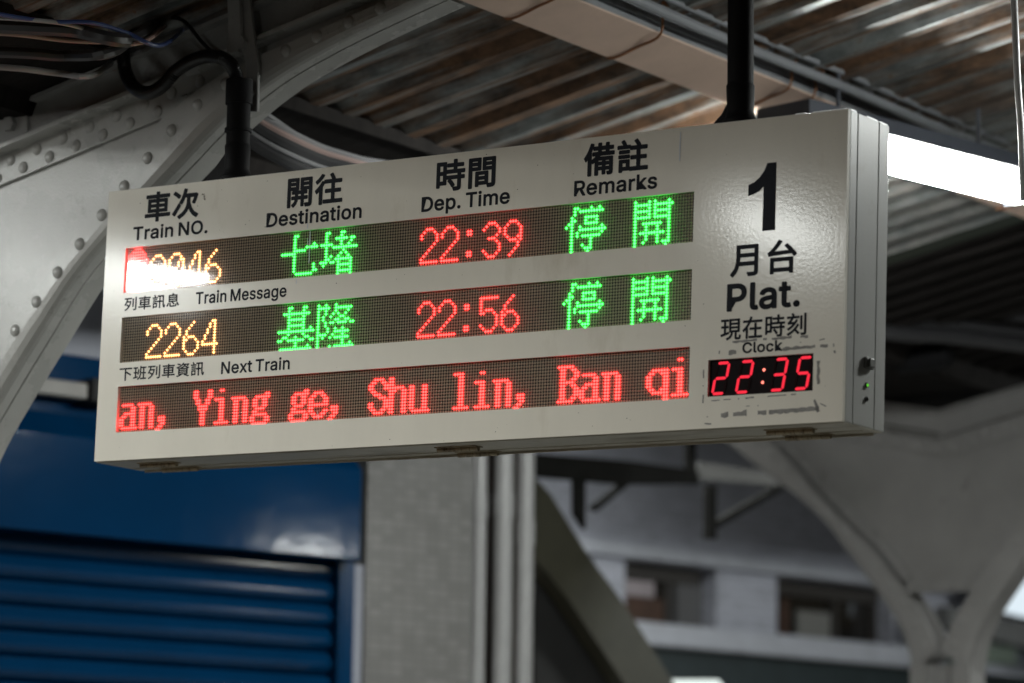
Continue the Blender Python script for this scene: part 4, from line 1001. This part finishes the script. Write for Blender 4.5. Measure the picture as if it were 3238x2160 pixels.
for pts, r_ in (([(1.9165, -0.0006, -0.012), (1.9160, -0.0006, -0.06), (1.9163, -0.0008, -0.088)], 0.0022),
                ([(0.7325, 0.0046, -0.166), (0.7330, 0.0046, -0.2), (0.7335, 0.0046, -0.262)], 0.0022), ([(0.725, 0.0046, -0.192), (0.7265, 0.0046, -0.216)], 0.0012),
                ([(0.7265, -0.0004, -0.150), (0.7265, -0.0004, -0.166)], 0.002), ([(0.6962, -0.0004, -0.305), (0.6964, -0.0004, -0.318)], 0.0015),
                ([(0.786, 0.0046, -0.673), (0.790, 0.0046, -0.697)], 0.0013)):
    rs = MB(); k = len(pts)
    rs.add([(q[0] - r_ * (0.6 + 0.4 * (i % 2)), q[1] - 0.0003, q[2]) for i, q in enumerate(pts)] + [(q[0] + r_ * (0.7 + 0.3 * (i % 2)), q[1] - 0.0003, q[2]) for i, q in enumerate(pts)], [(i, k + i, k + i + 1, i + 1) for i in range(k - 1)])
    rs.build('paint_drip', DRIP, sign, world=False, smooth=0, fix=False)
# worn bright spots along the top edge at the right corner
rs = MB()
for x, L in ((2.25, 0.03), (2.30, 0.05), (2.355, 0.02), (2.375, 0.018)): rs.box((x, -0.001, -0.001), (x + L, 0.004, 0.0016))
for z, L in ((0.012, 0.03), (0.095, 0.055), (0.16, 0.045)): rs.box((W - 0.004, z, -0.001), (W + 0.001, z + L, 0.0016))
rs.build('worn_edge', mat('bare_aluminium', (0.75, 0.75, 0.75), 0.3, metal=0.3), sign, world=False, smooth=0)

# ---- fittings on the right side
b = MB(); b.box((W, 0.1010, -0.6330), (W + 0.010, 0.1410, -0.6050)); b.box((W + 0.010, 0.108, -0.629), (W + 0.016, 0.134, -0.609))
sb(b, 'side_latch', mat('grey_latch', (0.16, 0.16, 0.15), 0.45, metal=0.2, var=0.2), bevel=0.002)
for y, m in ((0.6738, emis('green_indicator', (0.18, 0.85, 0.06), 0.75)), (0.7084, mat('dark_indicator', (0.05, 0.05, 0.05), 0.2))):
    b = MB(); b.cyl((W, 0.118, -y), (W + 0.004, 0.118, -y), 0.0068, 16)
    o = sb(b, 'indicator', mat('indicator_ring', (0.10, 0.10, 0.10), 0.35, metal=0.3))
    b = MB(); b.dome((W + 0.0041, 0.118, -y), (1, 0, 0), 0.0040, 0.003, 12, 3)
    o2 = b.build('indicator_lens', m, None, world=False); o2.parent = o

# ------------------------------------------------------------------ fluorescent lamps
DIFF = emis('lit_diffuser', (0.965, 1.0, 0.965), LAMP)
HOUS = mat('lamp_housing', (0.055, 0.062, 0.078), 0.45, var=0.1)
def lamp(label, c, ang, L, w_=0.16, h=0.075, hang=0.0, tilt=0.0, wide=0.008, group='fluorescent lamps along the platform'):
    R = Matrix.Rotation(ang, 3, 'Z') @ Matrix.Rotation(tilt, 3, 'X')
    t = thing('fluorescent_lamp', label, 'ceiling lamp', c, R, group)
    b = MB()
    n = 8; A = []; B = []
    prof = [(-w_ / 2, 0.0), (-w_ / 2 + 0.004, -h * 0.55), (-w_ / 2 + 0.022, -h * 0.92), (-w_ / 2 + 0.045, -h), (w_ / 2 - 0.045, -h), (w_ / 2 - 0.022, -h * 0.92), (w_ / 2 - 0.004, -h * 0.55), (w_ / 2, 0.0)]
    b.prism([(x, -L / 2, z) for x, z in prof], (0, L, 0))
    b.build('diffuser', DIFF, t, world=False, smooth=0)
    b = MB(); b.box((-w_ / 2 - wide, -L / 2 - 0.03, 0.002), (w_ / 2 + wide, L / 2 + 0.03, 0.055))
    b.build('housing', HOUS, t, world=False, bevel=0.004)
    for y in (-L / 2 - 0.006, L / 2 + 0.006):
        b = MB(); b.box((-w_ / 2 - 0.003, y - 0.005, -h - 0.002), (w_ / 2 + 0.003, y + 0.005, 0.0)); b.build('end_cap', HOUS, t, world=False)
    for y in (-L * 0.22, L * 0.05, L * 0.32):
        b = MB(); b.box((w_ / 2 - 0.002, y - 0.012, -0.014), (w_ / 2 + 0.006, y + 0.012, 0.001)); b.build('clip', HOUS, t, world=False)
    if hang:
        for y in (-L * 0.3, L * 0.3):
            b = MB(); b.cyl((0, y, 0.055), (0, y, 0.055 + hang), 0.008, 10); b.build('hanger', HOUS, t, world=False)
    return t
p0 = np.array([1.152, 2.574, 3.97]); p1 = np.array([1.273, 3.178, 3.97])
dv = (p1 - p0) / np.linalg.norm(p1 - p0); ang = -math.atan2(dv[0], dv[1])
cen = p1 + dv * 0.12 - dv * 0.62; cen[2] = 4.012
lamp('bright white fluorescent lamp glowing at the right behind the sign', cen, ang, 1.24, hang=0.16, wide=0.035)
lamp('fluorescent lamp before the left end of the sign, mirrored in its top LED strip', (-1.90, -2.04, 3.885), 0.0, 1.3, 0.10, 0.020, hang=0.12, tilt=-0.075)
lamp('added fill lamp at the outer left, brightening the sign', (-2.95, -1.75, 4.12), 0.0, 1.3, 0.13, 0.022, hang=0.10)  # extra unseen fixture, put in to fill light on the sign
lamp('fluorescent lamp before the right end of the sign, mirrored beside the figure 1', (1.05, -2.0, 3.71), 0.0, 0.62, 0.11, 0.02, hang=0.40)
lamp('fluorescent lamp on the outer left row, before the sign', (-3.40, -3.80, 4.285), 0.0, 1.2, 0.13, 0.020, hang=0.03)
lamp('added lamp hidden behind the sign, lighting the far building', (-2.75, 6.95, 4.08), 0.0, 1.2, 0.14, 0.03, hang=0.04)  # added out of sight to light the building behind
lamp('added unseen lamp beyond the right edge, lighting the tiled building', (1.10, 9.6, 4.02), 0.0, 1.3, 0.22, 0.09, hang=0.1)  # extra fixture, added off screen to brighten the facade
lamp('added lamp outside the right edge, brightening the side of the sign', (3.15, 2.0, 4.12), 0.0, 1.0, 0.14, 0.05, hang=0.40)  # added out of view for light on the board's side face
lamp('small added lamp low at the right edge of the canopy, mirrored in the blue hood', (3.2, 5.52, 3.38), 0.0, 0.36, 0.05, 0.03, hang=1.15)  # small fixture added out of view for the highlight on the hood

# ------------------------------------------------------------------ shop front with roller shutter (wall turned 15 degrees)
A15 = math.radians(15)
WD = np.array([math.sin(A15), math.cos(A15), 0]); NI = np.array([-math.cos(A15), math.sin(A15), 0])   # along wall, into wall
D0 = float(-NI @ np.array([-2.08744934, 2.82387834, 0]))
def wl(x, y, dep=0.0):
    """photo pixel -> (s along wall, z) on the plane dep metres behind the hood front"""
    p = meet(-NI, D0 - dep, x, y); return float(p @ WD), float(p[2])
ORG = -NI * D0
RW = Matrix(((WD[0], NI[0], 0), (WD[1], NI[1], 0), (0, 0, 1)))
s_r, zb_r = wl(828, 1285); s_l, zb_l = wl(0, 1213)
ZB = (zb_r + zb_l) / 2
REC = 0.16
sh = thing('roller_shutter', 'blue metal roller shutter closed under a blue box hood', 'shutter', ORG, RW)
b = MB()
zt = ZB + 0.47
b.prism([(s_l - 3, 0, ZB), (s_l - 3, 0, zt - 0.10), (s_l - 3, 0.10, zt), (s_l - 3, 0.40, zt), (s_l - 3, 0.40, ZB)], (s_r - s_l + 3, 0, 0))
b.build('hood', BLUE, sh, world=False, bevel=0.006)
s_g0, _ = wl(770, 1400, REC); s_g1, _ = wl(796, 1400, REC)
b = MB()
z = ZB + 0.02; pitch = 0.0955
prof = []
while z > 0.0:
    prof += [(REC + 0.040, z), (REC + 0.020, z - pitch * 0.06), (REC + 0.008, z - pitch * 0.22), (REC - 0.004, z - pitch * 0.45), (REC - 0.004, z - pitch * 0.62), (REC + 0.010, z - pitch * 0.82), (REC + 0.030, z - pitch * 0.93)]
    z -= pitch
A = [(s_l - 3, y, zz) for y, zz in prof]; B = [(s_g0 + 0.01, y, zz) for y, zz in prof]
b.sheet(A, B, (0, 0.012, 0))
b.build('curtain', BLUE2, sh, world=False, smooth=20)
b = MB(); b.box((s_g0, REC - 0.05, 0), (s_g1, REC + 0.06, ZB)); b.box((s_g0 - 0.02, REC - 0.05, 0), (s_g0 - 0.002, REC - 0.035, ZB))
b.build('guide_rail', BLUE2, sh, world=False, bevel=0.004)

sw = thing('shop_wall', 'pale wall and blue fascia above the shutter hood', 'wall', ORG, RW)
s1, _ = wl(829, 1300, REC); s2, _ = wl(1222, 1300, REC)
s3, _ = wl(1238, 1300, REC)
_, zw = wl(200, 812, REC)
b = MB(); b.box((s_l - 3, REC + 0.08, zt + 0.0), (s1 + 0.02, REC + 0.3, zw)); b.build('fascia', BLUE, sw, world=False)
b = MB(); b.box((s_l - 3, REC + 0.08, zw + 0.002), (s1 + 0.02, REC + 0.3, 4.6)); b.build('upper_wall', WALLW, sw, world=False)
b = MB(); b.box((s_l - 3, REC + 0.20, 0), (s_g0 - 0.01, REC + 0.3, ZB + 0.3)); b.build('inner_wall', DARK, sw, world=False)
cd = thing('conduit_box', 'grey conduit box with dark joint fixed above the blue hood', 'conduit', ORG, RW)
sa, za = wl(94, 868, REC); sb2, zb2 = wl(196, 918, REC)
b = MB(); b.box((sa - 1.5, REC - 0.02, zb2), (sb2, REC + 0.07, za)); b.build('duct', GREYB, cd, world=False, bevel=0.008)
sc, _ = wl(238, 918, REC)
b = MB(); b.box((sb2 + 0.002, REC - 0.05, zb2 - 0.01), (sc + 0.05, REC + 0.07, za + 0.02)); b.build('joint', DARK, cd, world=False, bevel=0.006)
b = MB(); b.box((sc + 0.052, REC - 0.02, zb2), (s1 - 0.1, REC + 0.07, za)); b.build('duct', GREYB, cd, world=False, bevel=0.008)

tp = thing('tiled_pillar', 'grey mosaic tiled pillar between the shutter and the white pipes', 'pillar', ORG, RW)
b = MB(); b.box((s_g1 + 0.004, REC, 0), (s1 + 0.012, REC + 0.5, ZB + 0.002)); b.build('jamb', WALLW, tp, world=False)
sp1, _ = wl(1080, 1300, REC)
b = MB(); b.box((s1 + 0.016, REC - 0.012, 0), (sp1, REC + 0.5, 4.6)); b.build('tile_face', TILE, tp, world=False, smooth=0)
b = MB(); b.box((sp1 + 0.002, REC + 0.05, 0), (s3, REC + 0.5, 4.6)); b.build('side_return', mat('brown_grime_wall', (0.15, 0.125, 0.115), 0.7, var=0.2), tp, world=False, smooth=0)
for i, (xa, xb, dep, lab, zc) in enumerate(((1085, 1113, -0.02, 'first white drain pipe, nearest the tiled pillar', (1160,)), (1136, 1173, -0.05, 'second white drain pipe, the thickest, in the middle', (1160,)),
                                           (1190, 1222, -0.10, 'third white drain pipe, next to the dark gap', (1225,)))):
    a0, z0 = wl(xa, 1300, REC + dep); a1, _ = wl(xb, 1300, REC + dep)
    r_ = (a1 - a0) * 0.5 * 0.93; cx = (a0 + a1) / 2
    t = thing('drain_pipe', lab, 'pipe', ORG, RW, group='white pipes beside the tiled pillar')
    b = MB()
    b.cyl((cx, REC + dep, 0), (cx, REC + dep, 4.6), r_, 18)
    b.build('tube', PIPE, t, world=False)
    for yy in zc:
        _, zz = wl((xa + xb) / 2, yy, REC + dep)
        b = MB(); b.cyl((cx, REC + dep, zz - 0.05), (cx, REC + dep, zz + 0.05), r_ * 1.12, 18); b.build('coupling', PIPE, t, world=False)
    for zz in (2.2, 1.0):
        b = MB(); b.cyl((cx, REC + dep, zz - 0.015), (cx, REC + dep, zz + 0.015), r_ * 1.08, 18); b.build('clip', GREYB, t, world=False)

# ------------------------------------------------------------------ far tiled building (turned 11 degrees)
A11 = math.radians(11)
WD2 = np.array([math.sin(A11), math.cos(A11), 0]); NI2 = np.array([-math.cos(A11), math.sin(A11), 0])
D2 = float(-NI2 @ np.array([-3.82914745, 10.12588499, 0])); ORG2 = -NI2 * D2
RW2 = Matrix(((WD2[0], NI2[0], 0), (WD2[1], NI2[1], 0), (0, 0, 1)))
def w2(x, y, dep=0.0):
    p = meet(-NI2, D2 - dep, x, y); return float(p @ WD2), float(p[2])
tb = thing('tiled_building', 'blurred pale tiled building with dark windows between two ledges', 'building', ORG2, RW2)
s_a = w2(1225, 1300)[0]; s_b = w2(2500, 1300)[0]
zA = np.mean([w2(1500, 1262)[1], w2(1900, 1316)[1]]); zB_ = np.mean([w2(1500, 1440)[1], w2(1950, 1505)[1]])
zA0 = zA - 0.06; zA1 = zA + 0.02; zB0 = zB_ - 0.08; zB1 = zB_ + 0.05
b = MB(); b.box((s_a, 0, zA0), (s_b, 0.3, 4.35)); b.build('upper_wall', TILE2, tb, world=False, smooth=0)
b = MB(); b.box((s_a, -0.07, zA0), (s_b, -0.002, zA1)); b.build('ledge', LEDGE, tb, world=False, bevel=0.01)
b = MB(); b.box((s_a, -0.09, zB0), (s_b, 0.0, zB1)); b.build('ledge', LEDGE, tb, world=False, bevel=0.01)
b = MB(); b.box((s_a, 0.003, 0), (s_b, 0.3, zB0)); b.build('lower_wall', TEAL, tb, world=False)
for xa, xb in ((1228, 1436), (1646, 1785), (2050, 2500)):
    a0 = w2(xa, 1350)[0]; a1 = w2(xb, 1350)[0]
    b = MB(); b.box((a0, 0.004, zB1), (a1, 0.3, zA0 - 0.001)); b.build('pier', TILE2, tb, world=False, smooth=0)
for xa, xb, kind in ((1436, 1646, 0), (1785, 2050, 1)):
    a0 = w2(xa, 1350)[0]; a1 = w2(xb, 1350)[0]; wd = a1 - a0
    b = MB()
    f = b
    fr = MB(); fr.box((a0, 0.16, zB1), (a1, 0.22, zA0)); wo = fr.build('window', WIN, tb, world=False)
    fr = MB()
    for q in (0, 0.62, 0.97): fr.box((a0 + wd * q, 0.13, zB1), (a0 + wd * q + 0.04, 0.158, zA0))
    fr.box((a0, 0.12, zA0 - 0.09), (a1, 0.156, zA0 - 0.001))
    o = fr.build('frame', mat('dark_window_frame', (0.05, 0.045, 0.042), 0.5), tb, world=False); o.parent = wo
    pz0, pz1 = zB1 + 0.02, zA0 - 0.10
    if kind == 0:
        fr = MB(); fr.box((a0 + wd * 0.10, 0.14, pz0 + (pz1 - pz0) * 0.62), (a0 + wd * 0.50, 0.155, pz1)); o = fr.build('blind', PINKP, tb, world=False); o.parent = wo
        fr = MB(); fr.box((a0 + wd * 0.06, 0.14, pz0), (a0 + wd * 0.60, 0.152, pz0 + (pz1 - pz0) * 0.60)); o = fr.build('board', BROWN, tb, world=False); o.parent = wo
        fr = MB(); fr.box((a0 + wd * 0.70, 0.10, zB1), (a0 + wd * 0.98, 0.150, zA0 - 0.1)); o = fr.build('shutter_leaf', mat('dim_grey_leaf', (0.10, 0.10, 0.105), 0.5), tb, world=False); o.parent = wo
    else:
        fr = MB(); fr.box((a0 + wd * 0.15, 0.12, pz0), (a0 + wd * 0.22, 0.150, pz1 - 0.02)); o = fr.build('board', BROWN, tb, world=False); o.parent = wo
        fr = MB(); fr.box((a0 + wd * 0.30, 0.12, pz0), (a0 + wd * 0.58, 0.150, pz1 - 0.08)); o = fr.build('leaf', mat('grey_window_leaf', (0.20, 0.20, 0.19), 0.6), tb, world=False); o.parent = wo

# inclined olive stair stringer in front of the dark gap
st = thing('stair_flight', 'dark olive inclined stair side sloping down to the right in front of the far building', 'stairs', ORG2, RW2)
DS = -2.6
def z7(x, y): return ((1100 + x / 1.959) / KP, (1360 + y / 1.959) / KP)
P = [w2(*z7(*q), DS) for q in ((1165, 300), (1255, 395), (1480, 760), (1700, 1060), (1885, 1350), (2060, 1640), (1760, 1640), (1560, 1340), (1360, 1040), (1165, 800))]
b = MB(); b.prism([(s, DS, z) for s, z in P], (0, 0.10, 0)); b.build('stringer', OLIVE, st, world=False)
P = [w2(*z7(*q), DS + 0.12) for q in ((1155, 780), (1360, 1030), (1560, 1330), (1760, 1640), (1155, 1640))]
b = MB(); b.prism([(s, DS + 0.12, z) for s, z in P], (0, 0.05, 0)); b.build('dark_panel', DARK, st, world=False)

# dark hanging truss in front of the far building
tr = thing('dark_truss', 'dark steel beam with posts and braces hanging under the sign, out of focus', 'steel truss', ORG2, RW2)
DT = -2.3
def quad(pts, nm, m, t=0.03):
    b = MB(); b.prism([(*[w2(x, y, DT)[0]], DT, w2(x, y, DT)[1]) for x, y in pts], (0, t, 0)); return b.build(nm, m, tr, world=False)
DKS = mat('dark_truss_paint', (0.022, 0.022, 0.021), 0.95, var=0.2, spec=0.03)
quad([(1225, 1040), (1460, 1060), (1605, 1080), (1605, 1112), (1430, 1112), (1225, 1095)], 'beam', DKS)
quad([(1581, 990), (1599, 990), (1599, 1078), (1581, 1078)], 'hanger', DKS)
quad([(1625, 1112), (1646, 1112), (1646, 1238), (1625, 1238)], 'post', DKS)
quad([(1644, 1196), (1800, 1108), (1808, 1120), (1650, 1212)], 'brace', DKS)
quad([(1358, 1165), (1430, 1108), (1446, 1112), (1372, 1174)], 'brace', DKS)
quad([(1322, 1096), (1345, 1096), (1345, 1215), (1322, 1180)], 'post', DKS)
quad([(1605, 1060), (1750, 1082), (1860, 1102), (1860, 1125), (1750, 1112), (1605, 1100)], 'eave_beam', mat('grey_eave_paint', (0.16, 0.16, 0.155), 0.6))

# glowing panel and small lamp at the lower right
def far_lit(name, label, cat, pts, dep, m, t=0.05, group=None):
    o = thing(name, label, cat, ORG2, RW2, group)
    b = MB(); b.prism([(w2(x, y, dep)[0], dep, w2(x, y, dep)[1]) for x, y in pts], (0, t, 0)); b.build('lit_face', m, o, world=False)
    b = MB(); b.prism([(w2(x, y, dep)[0], dep + t + 0.004, w2(x, y, dep)[1]) for x, y in [(x, y) for x, y in pts]], (0, 0.05, 0)); b.build('back_box', GREYB, o, world=False)
    return o
far_lit('lit_signboard', 'glowing white signboard at the right edge beyond the Y-shaped column', 'lit sign', [(2270, 1280), (2520, 1280), (2520, 1452), (2270, 1394)], -0.4, emis('lit_signboard_white', (0.80, 0.92, 1.0), 0.95))
far_lit('small_lamp', 'small white lamp cut off by the bottom edge below the stairs', 'lamp', [(1552, 1562), (1650, 1562), (1665, 1585), (1540, 1585)], -1.0, emis('small_lamp_white', (0.9, 1.0, 0.95), 1.3))
wb = thing('awning_beam', 'grey awning beam under the glowing signboard at the right edge', 'awning', ORG2, RW2)
b = MB(); P = [w2(x, y, -0.5) for x, y in ((2180, 1392), (2520, 1470), (2520, 1530), (2180, 1440))]
b.prism([(s, -0.5, z) for s, z in P], (0, 0.12, 0)); b.build('beam', mat('grey_awning_paint', (0.17, 0.175, 0.18), 0.6), wb, world=False)
b = MB(); P = [w2(x, y, -0.45) for x, y in ((2205, 1470), (2335, 1490), (2335, 1525), (2205, 1520))]
b.prism([(s, -0.45, z) for s, z in P], (0, 0.10, 0)); b.build('panel', mat('pale_green_panel', (0.16, 0.20, 0.17), 0.6), wb, world=False)
